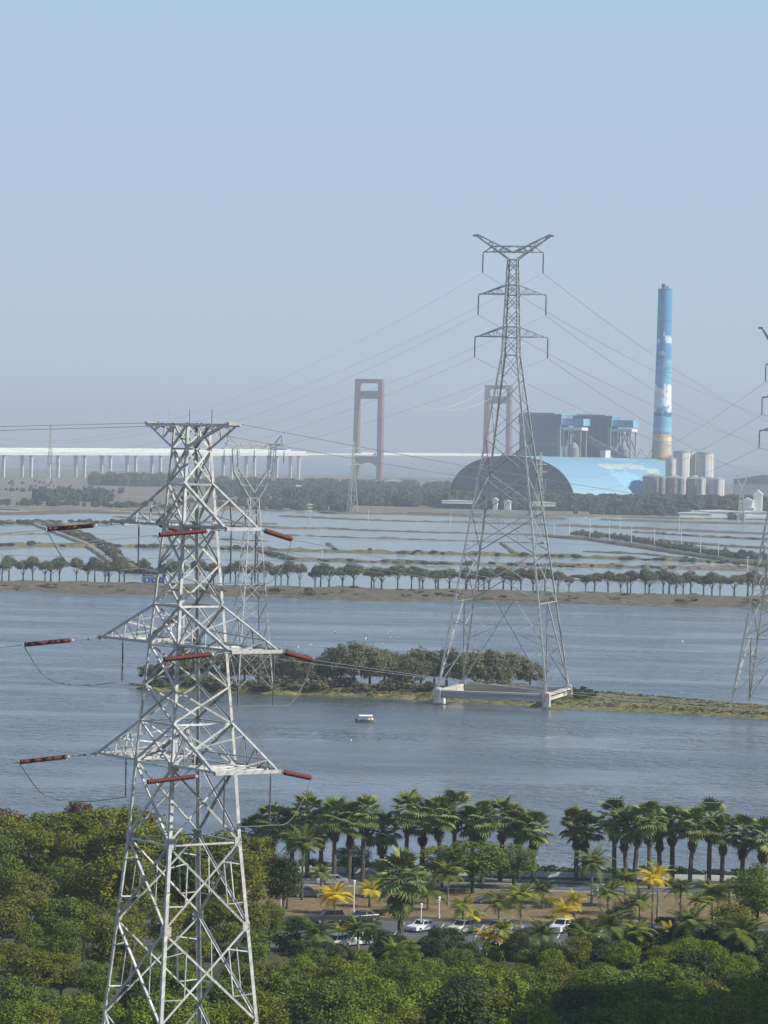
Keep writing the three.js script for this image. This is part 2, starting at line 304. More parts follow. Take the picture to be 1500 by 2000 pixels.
// ---------------------------------------------------------------- lattice towers
M.steels = [.52, .66, .82].map((k) => { const m = M.steel.clone(); m.color = lin(k, k, k * .965); return m; });
const interp = (tab, h) => { let k = 0; while (k < tab.length - 2 && h > tab[k + 1][0]) k++; const [a, b] = [tab[k], tab[k + 1]]; return a[1] + (b[1] - a[1]) * (h - a[0]) / (b[0] - a[0]); };
const CORN = [[1, 1], [1, -1], [-1, -1], [-1, 1]];   // M, R, K, L
const FACEN = [V(1, 0, 0), V(0, 0, -1), V(-1, 0, 0), V(0, 0, 1)];
function body(g, tab, levels, sz, mats) {
  const many = Array.isArray(mats), M0 = many ? mats[1] : mats, pm = () => many ? mats[Math.floor(R() * mats.length)] : mats;             // four-legged lattice body; sz: {leg, diag, hor}
  const c = (i, h) => { const s = interp(tab, h) / 2; return V(CORN[i % 4][0] * s, h, CORN[i % 4][1] * s); };
  const brks = tab.map((t) => t[0]);
  for (let i = 0; i < 4; i++) {
    const gb = new GB(), U = V(-CORN[i][0], 0, 0), W = V(0, 0, -CORN[i][1]);
    for (let k = 0; k + 1 < brks.length; k++) lbeam(c(i, brks[k]), c(i, brks[k + 1]), sz.leg(brks[k]), U, W, undefined, gb);
    mesh('leg', gb.build(), M0, g);
  }
  for (const [h0, h1, o = {}] of levels) for (let i = 0; i < 4; i++) {
    const n = FACEN[i], A0 = c(i, h0), A1 = c(i, h1), B0 = c(i + 1, h0), B1 = c(i + 1, h1), inn = n.clone().multiplyScalar(-1);
    const side = B0.clone().sub(A0).normalize(), d = sz.diag(h0), ins = inn.clone().multiplyScalar(sz.leg(h0) * .13 + .004);
    if (o.k) { // inverted V from the feet to the middle of the belt above
      const m = A1.clone().lerp(B1, .5);
      for (const [Q, s] of [[A0, 1], [B0, -1]]) {
        mesh('diagonal_brace', lbeam(Q.clone().add(ins), m.clone().add(ins), d * 1.2, V(0, 1, 0), inn).build(), pm(), g);
        for (const t of [.36, .68]) {
          const q = Q.clone().lerp(m, t), leg = Q.clone().lerp(s > 0 ? A1 : B1, t + .14);
          mesh('secondary_brace', lbeam(q.clone().add(ins), leg.clone().add(ins), d * .6, V(0, 1, 0), inn).build(), pm(), g);
          mesh('secondary_brace', lbeam(q.clone().add(ins), Q.clone().lerp(s > 0 ? A1 : B1, t - .16).add(ins), d * .6, V(0, 1, 0), inn).build(), pm(), g);
        }
      }
    } else {
      mesh('diagonal_brace', lbeam(A0.clone().add(ins), B1.clone().add(ins), d, V(0, 1, 0), inn).build(), pm(), g);
      const in2 = ins.clone().addScaledVector(inn, d * .15 + .004);
      mesh('diagonal_brace', lbeam(B0.clone().add(in2), A1.clone().add(in2), d, V(0, -1, 0), inn).build(), pm(), g);
      if (o.sub) { // small stiffeners inside a tall panel
        const X = A0.clone().lerp(B1, interpX(A0, B1, B0, A1));
        for (const [Q0, Q1, L0, L1] of [[A0, X, A0, A1], [B0, X, B0, B1], [A1, X, A1, A0], [B1, X, B1, B0]]) {
          const m = Q0.clone().lerp(Q1, .5), l1 = L0.clone().lerp(L1, .28);
          mesh('secondary_brace', lbeam(m.clone().add(ins), l1.clone().add(ins), d * .5, V(0, 1, 0), inn).build(), pm(), g);
        }
        const m0 = A0.clone().lerp(X, .5), m1 = A1.clone().lerp(X, .5);
        mesh('secondary_brace', lbeam(m0.clone().add(ins), m1.clone().add(ins), d * .5, side, inn).build(), pm(), g);
        const k0 = B0.clone().lerp(X, .5), k1 = B1.clone().lerp(X, .5);
        mesh('secondary_brace', lbeam(k0.clone().add(ins), k1.clone().add(ins), d * .5, side, inn).build(), pm(), g);
      }
    }
    if (o.belt) mesh('horizontal_strut', lbeam(A1.clone().add(ins), B1.clone().add(ins), sz.hor, V(0, -1, 0), inn).build(), pm(), g);
  }
  return c;
}
function interpX(A0, B1, B0, A1) { const w0 = A0.distanceTo(B0), w1 = A1.distanceTo(B1); return w0 / (w0 + w1); }
// box-ended cross-arm on the +X or -X face of the body, upper chords sloping down to the tip bar
function wideArm(g, c, tabSide, hBot, hTop, reach, sgn, mat, sz) {
  const idx = sgn > 0 ? [0, 1] : [3, 2], s = tabSide(hBot), up = V(0, 1, 0);
  const tips = idx.map((i) => V(sgn * reach, hBot, CORN[i][1] * s / 2)), lo = idx.map((i) => c(i, hBot)), hi = idx.map((i) => c(i, hTop));
  const gb = new GB();
  idx.forEach((i, k) => { const inn = V(0, 0, -CORN[i][1]); lbeam(lo[k], tips[k], sz * 1.1, up, inn, undefined, gb); lbeam(hi[k], tips[k], sz * 1.15, V(0, -1, 0), inn, undefined, gb); });
  const arm = mesh('crossarm', gb.build(), mat[1], g);
  mesh('tip_beam', bar(tips[0].clone().add(V(0, .02, 0)), tips[1].clone().add(V(0, .02, 0)), .22).build(), M.plate, arm);
  const at = (k, t, h) => (h ? hi[k].clone().lerp(tips[k], t) : lo[k].clone().lerp(tips[k], t));
  const N = reach > 7 ? 3 : 2;
  idx.forEach((i, k) => { // side faces
    const inn = V(0, 0, -CORN[i][1]), sh = inn.clone().multiplyScalar(.02);
    for (let q = 1; q <= N; q++) {
      const t = q / (N + 1);
      mesh('arm_brace', lbeam(at(k, t, 0).add(sh), at(k, t, 1).add(sh), sz * .55, V(sgn, 0, 0), inn).build(), mat[Math.floor(R() * 3)], arm);
      mesh('arm_brace', lbeam(at(k, (q - 1) / (N + 1), 0).add(sh), at(k, t, 1).add(sh), sz * .6, up, inn).build(), mat[Math.floor(R() * 3)], arm);
    }
  });
  for (let q = 0; q <= N; q++) { // bottom and top planes
    const t0 = q / (N + 1), t1 = (q + 1) / (N + 1), w = q % 2;
    mesh('arm_brace', lbeam(at(w, t0, 0), at(1 - w, t1, 0), sz * .6, up, V(sgn, 0, 0)).build(), mat[Math.floor(R() * 3)], arm);
    if (q) mesh('arm_brace', lbeam(at(0, t0, 0), at(1, t0, 0), sz * .6, up, V(sgn, 0, 0)).build(), mat[Math.floor(R() * 3)], arm);
    if (q) mesh('arm_brace', lbeam(at(w, t0, 1), at(1 - w, t1, 1), sz * .55, V(0, -1, 0), V(sgn, 0, 0)).build(), mat[Math.floor(R() * 3)], arm);
  }
  const floor = mesh('arm_plate', new GB().quad(lo[0].clone().add(V(0, .03, 0)), at(0, .42, 0).add(V(0, .03, 0)), at(1, .42, 0).add(V(0, .03, 0)), lo[1].clone().add(V(0, .03, 0))).build(), M.plateTwo, arm);
  floor.visible = true;
  return tips;
}
M.plateTwo = M.plate.clone(); M.plateTwo.side = THREE.DoubleSide;

// --- near pylon
const np = P(359, 1640, 230); np.y = 1;
const nearPylon = base('steel_pylon', np, -56.1 * Math.PI / 180);
tag(nearPylon, 'tall galvanised lattice pylon with red insulators standing in the near grove', 'pylon');
const npTab = [[-.4, 12.2], [26.4, 7.45], [38.4, 5.45], [43.4, 4.88], [51.1, 3.75], [58.8, 2.62], [63.9, 1.95], [65.5, 1.8]];
const npSide = (h) => interp(npTab, h);
const npc = body(nearPylon, npTab, [
  [0, 9, { sub: 1, belt: 1 }], [9, 18, { sub: 1 }], [18, 26.8, { sub: 1 }], [26.8, 32.9, { sub: 1 }], [32.9, 38.4, { sub: 1, belt: 1 }], [38.4, 43.4, { belt: 1 }], [43.4, 46.1, { belt: 1 }], [46.1, 48.4], [48.4, 51.1, { belt: 1 }],
  [51.1, 53.7, { belt: 1 }], [53.7, 56.3], [56.3, 58.8, { belt: 1 }], [58.8, 61.6, { belt: 1 }], [61.6, 63.9, { belt: 1 }], [63.9, 65.5, { belt: 1 }],
], { leg: (h) => h < 26 ? .27 : h < 43 ? .235 : .19, diag: (h) => h < 43 ? .145 : .125, hor: .115 }, M.steels);
const npArms = [[58.8, 61.6, 6.66], [51.1, 53.7, 8.5], [43.4, 46.1, 7.75]].map(([a, b, r]) => [1, -1].map((s) => wideArm(nearPylon, npc, npSide, a, b, r, s, M.steels, .155)));
{ // gusset plates where the belts meet the legs
  for (const h of [38.4, 32.9, 43.4, 51.1, 58.8]) for (let i = 0; i < 4; i++) { const q = npc(i, h); mesh('gusset_plate', bx(.5, .62, .02, q.x - CORN[i][0] * .24, q.y, q.z + CORN[i][1] * .012), M.plate, nearPylon); mesh('gusset_plate', bx(.02, .62, .5, q.x + CORN[i][0] * .012, q.y, q.z - CORN[i][1] * .24), M.plate, nearPylon); }
  for (const s of [1, -1]) { // earth-wire arms: flat top, rising outward
    const idx = s > 0 ? [0, 1] : [3, 2], gb = new GB();
    const tip = (k) => V(s * 5.25, 65.5, CORN[idx[k]][1] * .45);
    idx.forEach((i, k) => { const inn = V(0, 0, -CORN[i][1]); lbeam(npc(i, 63.9), tip(k), .17, V(0, 1, 0), inn, undefined, gb); lbeam(npc(i, 65.5), tip(k), .2, V(0, -1, 0), inn, undefined, gb); });
    const arm = mesh('earth_wire_arm', gb.build(), M.steel, nearPylon);
    mesh('tip_beam', bar(tip(0), tip(1), .2).build(), M.plate, arm);
    for (const t of [.33, .66]) { idx.forEach((i, k) => { const inn = V(0, 0, -CORN[i][1]); mesh('arm_brace', lbeam(npc(i, 63.9).lerp(tip(k), t), npc(i, 65.5).lerp(tip(k), t * .8), .1, V(s, 0, 0), inn).build(), M.steel, arm); mesh('arm_brace', lbeam(npc(i, 63.9).lerp(tip(k), t), npc(i, 65.5).lerp(tip(k), t - .33), .1, V(s, 0, 0), inn).build(), M.steel, arm); }); mesh('arm_brace', lbeam(npc(idx[0], 65.5).lerp(tip(0), t), npc(idx[1], 65.5).lerp(tip(1), t), .1, V(s, 0, 0), V(0, -1, 0)).build(), M.steel, arm); }
    for (const t of [.05, .6]) mesh('bird_spike', bar(npc(idx[0], 65.5).lerp(tip(0), t), npc(idx[0], 65.5).lerp(tip(0), t).add(V(.2 * s, .9, .1)), .035).build(), M.fitting, arm);
  }
}
nearPylon.updateMatrixWorld(true);
const npW = (v) => nearPylon.localToWorld(v.clone());

// insulator string as a row of sheds between two points
function insulator(A, B, rad, mat, pitch, label, group, fit = .55) {
  const D = B.clone().sub(A), len = D.length(); D.normalize();
  const g = base('insulator_string', A), q = new THREE.Quaternion().setFromUnitVectors(V(0, -1, 0), D); g.quaternion.copy(q);
  const pts = [], y0 = -fit, y1 = -len + .12, n = Math.max(4, Math.round((y0 - y1) / pitch));
  pts.push(new THREE.Vector2(.002, y0 + .02));
  for (let i = 0; i < n; i++) { const ya = y0 + (y1 - y0) * i / n, yb = y0 + (y1 - y0) * (i + 1) / n; pts.push(new THREE.Vector2(rad * .72, ya), new THREE.Vector2(rad, ya + (yb - ya) * .55), new THREE.Vector2(rad * .93, ya + (yb - ya) * .75)); }
  pts.push(new THREE.Vector2(rad * .5, y1), new THREE.Vector2(.002, y1 - .01));
  mesh('sheds', new THREE.LatheGeometry(pts, 10), mat, g);
  mesh('end_fitting', mergeGeometries([cyl(.035, .035, fit, 6, 0, -fit, 0), bx(rad * 1.1, .1, .06, 0, -fit * .9, 0), new THREE.SphereGeometry(rad * .55, 8, 6).translate(0, -fit * .35, 0)].map((x) => x.toNonIndexed())), M.fitting, g);
  mesh('end_fitting', mergeGeometries([cyl(.05, .05, .2, 6, 0, -len - .05, 0), bx(rad * 1.3, .07, .07, 0, -len + .02, 0)].map((x) => x.toNonIndexed())), M.fitting, g);
  return tag(g, label, 'insulator', group);
}
function wire(pts, r, label, group, sides = 4) { return tag(mesh('power_line', tube(pts, r, sides), M.wire), label, 'cable', group); }
{
  const lev = ['upper', 'middle', 'lower'];
  const dirL = V(-3.2, -.30, 1.7).normalize(), dirR = V(1.75, -.62, -3.1).normalize();
  npArms.forEach((pair, a) => pair.forEach((tips, b) => {
    const side = b ? 'far' : 'near', [tz, tb] = tips.map(npW);   // tz: +Z end (left, near), tb: -Z end (right, away)
    const fit = b ? 2.05 : 1.4, len = 3.4;
    const eL = tz.clone().addScaledVector(dirL, fit + len), eR = tb.clone().addScaledVector(dirR, .5 + len);
    insulator(tz, eL, .165, M.insul, .17, `red insulator string ${b ? 'pulling left off the left tip' : 'in front of the tower'} of the ${lev[a]} crossarm`, 'red insulators of the near pylon', fit);
    insulator(tb, eR, .175, M.insul, .17, `red insulator string ${b ? 'behind the tower' : 'off the right tip'}, pulling away from the ${lev[a]} crossarm`, 'red insulators of the near pylon', .5);
    // conductors running out left and right
    for (const off of b === 1 && a === 0 ? [-.2, .2] : [0]) {
      const far = V(-150, eL.y - 6, eL.z + 75); far.y += off * 3;
      wire(sagPts(eL, far, 2.2, 30), .022, `black conductor from the ${lev[a]} ${b ? 'left' : 'right'} crossarm to the left edge${off > 0 ? ', upper twin' : off < 0 ? ', lower twin' : ''}`, 'conductors of the near pylon');
    }
    const away = eR.clone().addScaledVector(dirR.clone().setY(0).normalize(), 430); away.y -= 3;
    wire(sagPts(eR, away, 12, 40), .02, `thin conductor leaving the ${lev[a]} ${b ? 'left' : 'right'} crossarm over the lagoon`, 'conductors of the near pylon');
    // hanging jumper supports and the jumper loop
    const drops = b ? [[.5, 3.0]] : [[.15, 3.4], [.85, 3.4]];
    const feet = drops.map(([t, l], k) => {
      const top = tz.clone().lerp(tb, t), foot = top.clone().add(V(0, -l, 0));
      insulator(top, foot, .06, M.insulGrey, .12, `slim dark hanging insulator under the ${lev[a]} ${b ? 'left' : 'right'} crossarm${b ? '' : k ? ', farther one' : ', nearer one'}`, 'hanging insulators of the near pylon', .25);
      return foot;
    });
    const pts = new THREE.CatmullRomCurve3([eL, eL.clone().lerp(feet[0], .25).add(V(0, -1.6, 0)), eL.clone().lerp(feet[0], .62).add(V(0, -1.15, 0)), ...feet, eR.clone().lerp(feet[feet.length - 1], .55).add(V(0, -1.2, 0)), eR.clone().lerp(feet[feet.length - 1], .2).add(V(0, -.9, 0)), eR]).getPoints(50);
    tag(mesh('jumper_cable', tube(pts, .03, 5), M.fitting), `looping jumper cable under the ${lev[a]} ${b ? 'left' : 'right'} crossarm of the near pylon`, 'cable', 'jumper loops of the near pylon');
  }));
  for (const s of [-1, 1]) {
    const t = npW(V(s * 5.25, 65.5, .45));
    wire(sagPts(t, V(-150, t.y - 2.2 + (s < 0 ? 0 : -1), t.z + 60), 1.2, 30), .022, `earth wire running left from the ${s < 0 ? 'left' : 'right'} top arm of the near pylon`, 'conductors of the near pylon');
    const e = npW(V(s * 5.25, 65.5, -.45));
    wire(sagPts(e, e.clone().add(V(240, -2, -430)), 10, 40), .018, `earth wire running away right from the ${s < 0 ? 'left' : 'right'} top arm of the near pylon`, 'conductors of the near pylon');
  }
}

// --- tall river-crossing pylons on the island
function riverPylon(p, turn, s, horn, label) {
  const g = base('crossing_pylon', p, turn);
  tag(g, label, 'pylon', 'tall pylons on the island');
  const tab = [[0, 29.6], [88.7, 4.5], [114, 2.75]].map(([h, w]) => [h * s, w * s]);
  const Ls = [[0, 23.2, { k: 1, belt: 1 }], [23.2, 36.2], [36.2, 47, { sub: 1 }], [47, 57], [57, 66.5], [66.5, 75], [75, 82.4], [82.4, 88.7, { belt: 1 }], [88.7, 93.3, { belt: 1 }], [93.3, 96.2, { belt: 1 }], [96.2, 100.4], [100.4, 104.6, { belt: 1 }], [104.6, 107.3, { belt: 1 }], [107.3, 110.6], [110.6, 114, { belt: 1 }]].map(([a, b, o]) => [a * s, b * s, o]);
  const c = body(g, tab, Ls, { leg: (h) => (h < 60 * s ? .46 : .34), diag: (h) => (h < 60 * s ? .23 : .16), hor: .2 }, M.steelOld);
  const tips = [];
  const arm = (hb, ht, reach, sg) => {
    const idx = sg > 0 ? [0, 1] : [3, 2], tip = V(sg * reach, hb, 0), gb = new GB();
    idx.forEach((i) => { const inn = V(0, 0, -CORN[i][1]); lbeam(c(i, hb), tip, .3, V(0, 1, 0), inn, undefined, gb); lbeam(c(i, ht), tip, .26, V(0, -1, 0), inn, undefined, gb); });
    const m = mesh('crossarm', gb.build(), M.steelOld, g);
    idx.forEach((i) => { const inn = V(0, 0, -CORN[i][1]); for (const t of [.3, .6]) { mesh('arm_brace', lbeam(c(i, hb).lerp(tip, t), c(i, ht).lerp(tip, t), .14, V(sg, 0, 0), inn).build(), M.steelOld, m); mesh('arm_brace', lbeam(c(i, hb).lerp(tip, t - .3), c(i, ht).lerp(tip, t), .14, V(sg, 0, 0), inn).build(), M.steelOld, m); } });
    tips.push(tip);
  };
  for (const [hb, ht, r] of [[93.3, 96.2, 9.9], [104.6, 107.3, 9.2]]) for (const sg of [-1, 1]) arm(hb * s, ht * s, r * s, sg);
  // Y head: horns rising outward from the neck, with the top crossarm across them
  const H0 = 114 * s, H1 = (120.8 + horn) * s, hb = 115.8 * s, ht = 117.6 * s;
  for (const sg of [-1, 1]) {
    const gb = new GB();
    for (const z of [-1, 1]) {
      const inn = V(0, 0, -z), tip = V(sg * 9.9 * s, H1, z * .35 * s), foot = V(sg * 1.38 * s, H0, z * 1.38 * s), foot2 = V(-sg * .2 * s, H0 + 1.9 * s, z * 1.2 * s);
      lbeam(foot, tip.clone().add(V(0, -.9 * s, 0)), .3, V(0, 1, 0), inn, undefined, gb); lbeam(foot2, tip, .3, V(0, -1, 0), inn, undefined, gb);
    }
    const horn_ = mesh('horn', gb.build(), M.steelOld, g);
    for (let k = 1; k < 6; k++) for (const z of [-1, 1]) {
      const t = k / 6, A = V(sg * 1.38 * s, H0, z * 1.38 * s).lerp(V(sg * 9.9 * s, H1 - .9 * s, z * .35 * s), t), B = V(-sg * .2 * s, H0 + 1.9 * s, z * 1.2 * s).lerp(V(sg * 9.9 * s, H1, z * .35 * s), t + (k % 2 ? .08 : -.08));
      mesh('horn_brace', lbeam(A, B, .15, V(sg, 0, 0), V(0, 0, -z)).build(), M.steelOld, horn_);
    }
    mesh('horn_tip', bx(1.6 * s, .5, 1, sg * 10.2 * s, H1 - .5 * s, 0), M.steelOld, horn_);
    const tip = V(sg * 8.2 * s, hb, 0), ga = new GB();
    for (const z of [-1, 1]) { const inn = V(0, 0, -z); lbeam(V(0, hb, z * 1.2 * s), tip, .28, V(0, 1, 0), inn, undefined, ga); lbeam(V(0, ht, z * 1.1 * s), V(sg * 5.7 * s, ht, z * .5 * s), .26, V(0, -1, 0), inn, undefined, ga); lbeam(V(sg * 5.7 * s, ht, z * .5 * s), tip, .24, V(0, -1, 0), inn, undefined, ga); }
    const ta = mesh('crossarm', ga.build(), M.steelOld, g);
    for (const t of [2, 3.6, 5.4]) for (const z of [-1, 1]) mesh('arm_brace', lbeam(V(sg * t * s, hb, z * (1.2 - t * .14) * s), V(sg * (t - 1) * s, ht, z * (1.1 - t * .1) * s), .14, V(0, 1, 0), V(0, 0, -z)).build(), M.steelOld, ta);
    tips.push(tip);
  }
  g.updateMatrixWorld(true);
  return tips.map((t) => g.localToWorld(t.clone()));
}
const mpBase = G(984, 1344, 3.9), mpTurn = -14.4 * Math.PI / 180;
const mainTips = riverPylon(mpBase, mpTurn, .977, 0, 'very tall grey lattice pylon with Y-shaped head on a concrete plinth on the island');
const rpBase = G(1527, 1379, 1.2);
const rightTips = riverPylon(rpBase, -18 * Math.PI / 180, .76, 8, 'lattice pylon cut by the right edge, standing on the island grass');
// concrete plinth under the main pylon
{
  const g = base('concrete_plinth', V(mpBase.x, 0, mpBase.z), mpTurn);
  tag(g, 'pale concrete ring beam on blocks under the tallest pylon', 'foundation');
  const s = 14.3;
  for (const [x, z] of CORN) { mesh('corner_block', bx(1.9, 3.4, 1.9, x * s, 2.2, z * s), M.concrete, g); }
  for (const k of [-1, 1]) {
    mesh('ring_beam', bx(2 * s - 1.9, .5, 1.3, 0, 3.55, k * s), M.concrete, g); mesh('ring_beam', bx(1.3, .5, 2 * s - 1.9, k * s, 3.55, 0), M.concrete, g);
    mesh('skirt_wall', bx(2 * s - 1.9, 1.5, .4, 0, 2.5, k * (s - .4)), M.concrete, g); mesh('skirt_wall', bx(.4, 1.5, 2 * s - 1.9, k * (s - .4), 2.5, 0), M.concrete, g);
  }
  for (const [x, z] of CORN) mesh('pedestal', cyl(.9, 1.1, .55, 12, x * (s - .1), 3.9, z * (s - .1)), M.concrete, g);
  const buoy = mesh('marker_post', mergeGeometries([cyl(.5, .6, 1.6, 10), new THREE.SphereGeometry(.5, 10, 8).translate(0, 1.7, 0)].map((x) => x.toNonIndexed())), M.whitePaint);
  buoy.position.copy(G(866, 1374, .2)); tag(buoy, 'small white marker post at the waterline below the plinth', 'post');
}
// insulators and conductors of the island pylons
{
  const names = ['lower left', 'lower right', 'middle left', 'middle right', 'upper left', 'upper right'];
  mainTips.forEach((t, i) => {
    const foot = t.clone().add(V(0, -5.3, 0));
    insulator(t, foot, .19, M.insulGrey, .3, `long hanging insulator under the ${names[i]} arm of the tallest pylon`, 'insulators of the tallest pylon', .4);
    // to the right, descending behind the chimney; to the left, toward the viaduct
    const Rr = P(1720, [880, 915, 835, 868, 790, 822][i] + 40, 2350);
    for (const o of [-.32, .32]) wire(sagPts(foot.clone().add(V(0, 0, o)), Rr.clone().add(V(o, o * 1.5, 0)), 16, 44), .030, `${o > 0 ? 'far' : 'near'} conductor of the pair right from the tallest pylon, ${names[i]} arm`, 'conductors right of the tallest pylon');
    const Ll = P(-60, [862, 866, 852, 856, 842, 846][i], 1900);
    wire(sagPts(foot, Ll, 20, 44), .023, `thin conductor from the ${names[i]} arm of the tallest pylon to the left`, 'conductors left of the tallest pylon');
  });
  const fe = G(1054, 1006, 1), farEnd = (i) => V(fe.x + 5, 1 + 66 * [.66, .66, .78, .78, .89, .89][i], fe.z);
  rightTips.forEach((t, i) => {
    if (i % 2) return;
    const foot = t.clone().add(V(0, -4.4, 0));
    insulator(t, foot, .16, M.insulGrey, .3, `hanging insulator under the ${names[i].split(' ')[0]} left arm of the pylon at the right edge`, 'insulators of the pylon at the right edge', .4);
    wire(sagPts(foot, farEnd(i), 22, 40), .04, `conductor from the ${names[i].split(' ')[0]} arm of the right edge pylon toward the power plant`, 'conductors of the right edge pylon');
    wire(sagPts(foot, foot.clone().add(V(120, -14, 260)), 4, 20), .04, `conductor from the ${names[i].split(' ')[0]} arm of the right edge pylon toward the viewer`, 'conductors of the right edge pylon');
  });
}
// --- cat-head pylon behind the near one
function catPylon(p, turn, s, label, big = true, group) {
  const g = base('cat_head_pylon', p, turn); tag(g, label, 'pylon', group);
  const tab = [[0, 10.5], [53, 2.7]].map(([h, w]) => [h * s, w * s]);
  const Ls = big ? [[0, 10], [10, 19], [19, 24, { belt: 1 }], [24, 30.5], [30.5, 36], [36, 41], [41, 45.5], [45.5, 49.5], [49.5, 53, { belt: 1 }]] : [[0, 20], [20, 34], [34, 44], [44, 53]];
  const mat = M.steelPale, w = big ? 1 : 2.2;
  body(g, tab, Ls.map(([a, b, o]) => [a * s, b * s, o]), { leg: () => .26 * w, diag: () => .14 * w, hor: .14 * w }, mat);
  for (const sg of [-1, 1]) {
    const gb = new GB();
    for (const z of [-1, 1]) {
      const inn = V(0, 0, -z);
      const a = [V(sg * 1.35, 53, z * 1.35), V(sg * 5.6, 60, z * .9), V(sg * 6.1, 66.4, z * .8)], b = [V(-sg * .2, 54.4, z * 1.2), V(sg * 4.3, 61, z * .8), V(sg * 4.6, 66.4, z * .8)];
      for (const q of [a, b]) for (let k = 0; k < 2; k++) lbeam(q[k].clone().multiplyScalar(s), q[k + 1].clone().multiplyScalar(s), .2 * w, V(sg, 0, 0), inn, undefined, gb);
      for (let k = 0; k < 2; k++) for (let j = 0; j < 4; j++) { const t0 = j / 4, t1 = (j + 1) / 4; lbeam(a[k].clone().lerp(a[k + 1], j % 2 ? t1 : t0).multiplyScalar(s), b[k].clone().lerp(b[k + 1], j % 2 ? t0 : t1).multiplyScalar(s), .11 * w, V(0, 1, 0), inn, undefined, gb); }
    }
    mesh('head_frame', gb.build(), mat, g);
    const hn = new GB(); for (const z of [-1, 1]) { lbeam(V(sg * 6.2 * s, 68 * s, z * .7 * s), V(sg * 7.9 * s, 70.4 * s, 0), .16 * w, V(0, 1, 0), V(0, 0, -z), undefined, hn); lbeam(V(sg * 8 * s, 68 * s, z * .5 * s), V(sg * 7.9 * s, 70.4 * s, 0), .14 * w, V(0, 1, 0), V(0, 0, -z), undefined, hn); }
    mesh('peak', hn.build(), mat, g);
  }
  const ca = new GB();
  for (const z of [-1, 1]) {
    const inn = V(0, 0, -z);
    lbeam(V(-9.2 * s, 66.4 * s, z * .8 * s), V(9.2 * s, 66.4 * s, z * .8 * s), .34 * w, V(0, 1, 0), inn, undefined, ca); lbeam(V(-8.4 * s, 68 * s, z * .7 * s), V(8.4 * s, 68 * s, z * .7 * s), .30 * w, V(0, -1, 0), inn, undefined, ca);
    for (let k = 0; k < 12; k++) { const x0 = -8.6 + k * 1.43; lbeam(V(x0 * s, (k % 2 ? 68 : 66.4) * s, z * .75 * s), V((x0 + 1.43) * s, (k % 2 ? 66.4 : 68) * s, z * .75 * s), .17 * w, V(0, 1, 0), inn, undefined, ca); }
  }
  mesh('crossarm', ca.build(), mat, g);
  g.updateMatrixWorld(true);
  if (big) for (const [x, l] of [[-8.8, 'left'], [0, 'middle'], [8.8, 'right']]) { const t = g.localToWorld(V(x * s, 66.3 * s, 0)); insulator(t, t.clone().add(V(0, -3.4, 0)), .13, M.insulGrey, .25, `${l} hanging insulator of the pale pylon behind the near one`, 'insulators of the cat-head pylon', .3); }
  return g;
}
M.steelPale = std({ map: rep(T.steel, 4), color: lin(.62, .62, .58), metalness: .15, roughness: .6 });
catPylon(G(487, 1345, 1.2), 22 * Math.PI / 180, .955, 'pale pylon with forked head on the island, seen behind the near pylon');
catPylon(G(1447, 1022, 1), 8 * Math.PI / 180, .68, 'small distant pylon with two tall peaks right of the silos', false, 'far pylons across the ponds');
{ // slim far pylons as body and arms
  const farPy = (px, py, h, label) => {
    const p = G(px, py, 1), g = base('distant_pylon', p, .5); tag(g, label, 'pylon', 'far pylons across the ponds');
    const tab = [[0, h * .13], [h * .62, h * .04], [h, h * .012]];
    const gb = new GB(), c = (i, y) => { const s = interp(tab, y) / 2; return V(CORN[i % 4][0] * s, y, CORN[i % 4][1] * s); };
    const lv = [0, .14, .27, .39, .5, .6, .69, .77, .85, .93, 1].map((t) => t * h);
    for (let i = 0; i < 4; i++) { const lg = new GB(); for (let k = 0; k + 1 < 3; k++) lbeam(c(i, tab[k][0]), c(i, tab[k + 1][0]), h * .005, V(-CORN[i][0], 0, 0), V(0, 0, -CORN[i][1]), .12, lg); mesh('leg', lg.build(), M.steelPale, g); for (let k = 0; k + 1 < lv.length; k++) { lbeam(c(i, lv[k]), c(i + 1, lv[k + 1]), h * .0026, V(0, 1, 0), FACEN[i].clone().negate(), .08, gb); lbeam(c(i + 1, lv[k]), c(i, lv[k + 1]), h * .0026, V(0, 1, 0), FACEN[i].clone().negate(), .08, gb); } }
    mesh('lattice', gb.build(), M.steelPale, g);
    for (const t of [.68, .8, .91]) { const ar = new GB(); for (const s of [-1, 1]) { lbeam(V(0, t * h, .6), V(s * h * .12, t * h, 0), .4, V(0, 1, 0), V(0, 0, 1), .1, ar); lbeam(V(0, t * h + h * .035, 0), V(s * h * .12, t * h, 0), .3, V(0, 1, 0), V(0, 0, 1), .1, ar); } mesh('crossarm', ar.build(), M.steelPale, g); }
  };
  farPy(688, 1001, 72, 'slender pale pylon on the far shore in front of the dark woods');
  farPy(97, 960, 92, 'faint thin pylon behind the viaduct at far left');
  farPy(1054, 1006, 66, 'faint slender pylon half hidden by the tallest pylon, before the vault');
  farPy(604, 1036, 22, 'short lattice mast on a mud bank left of the slender pale pylon');
}

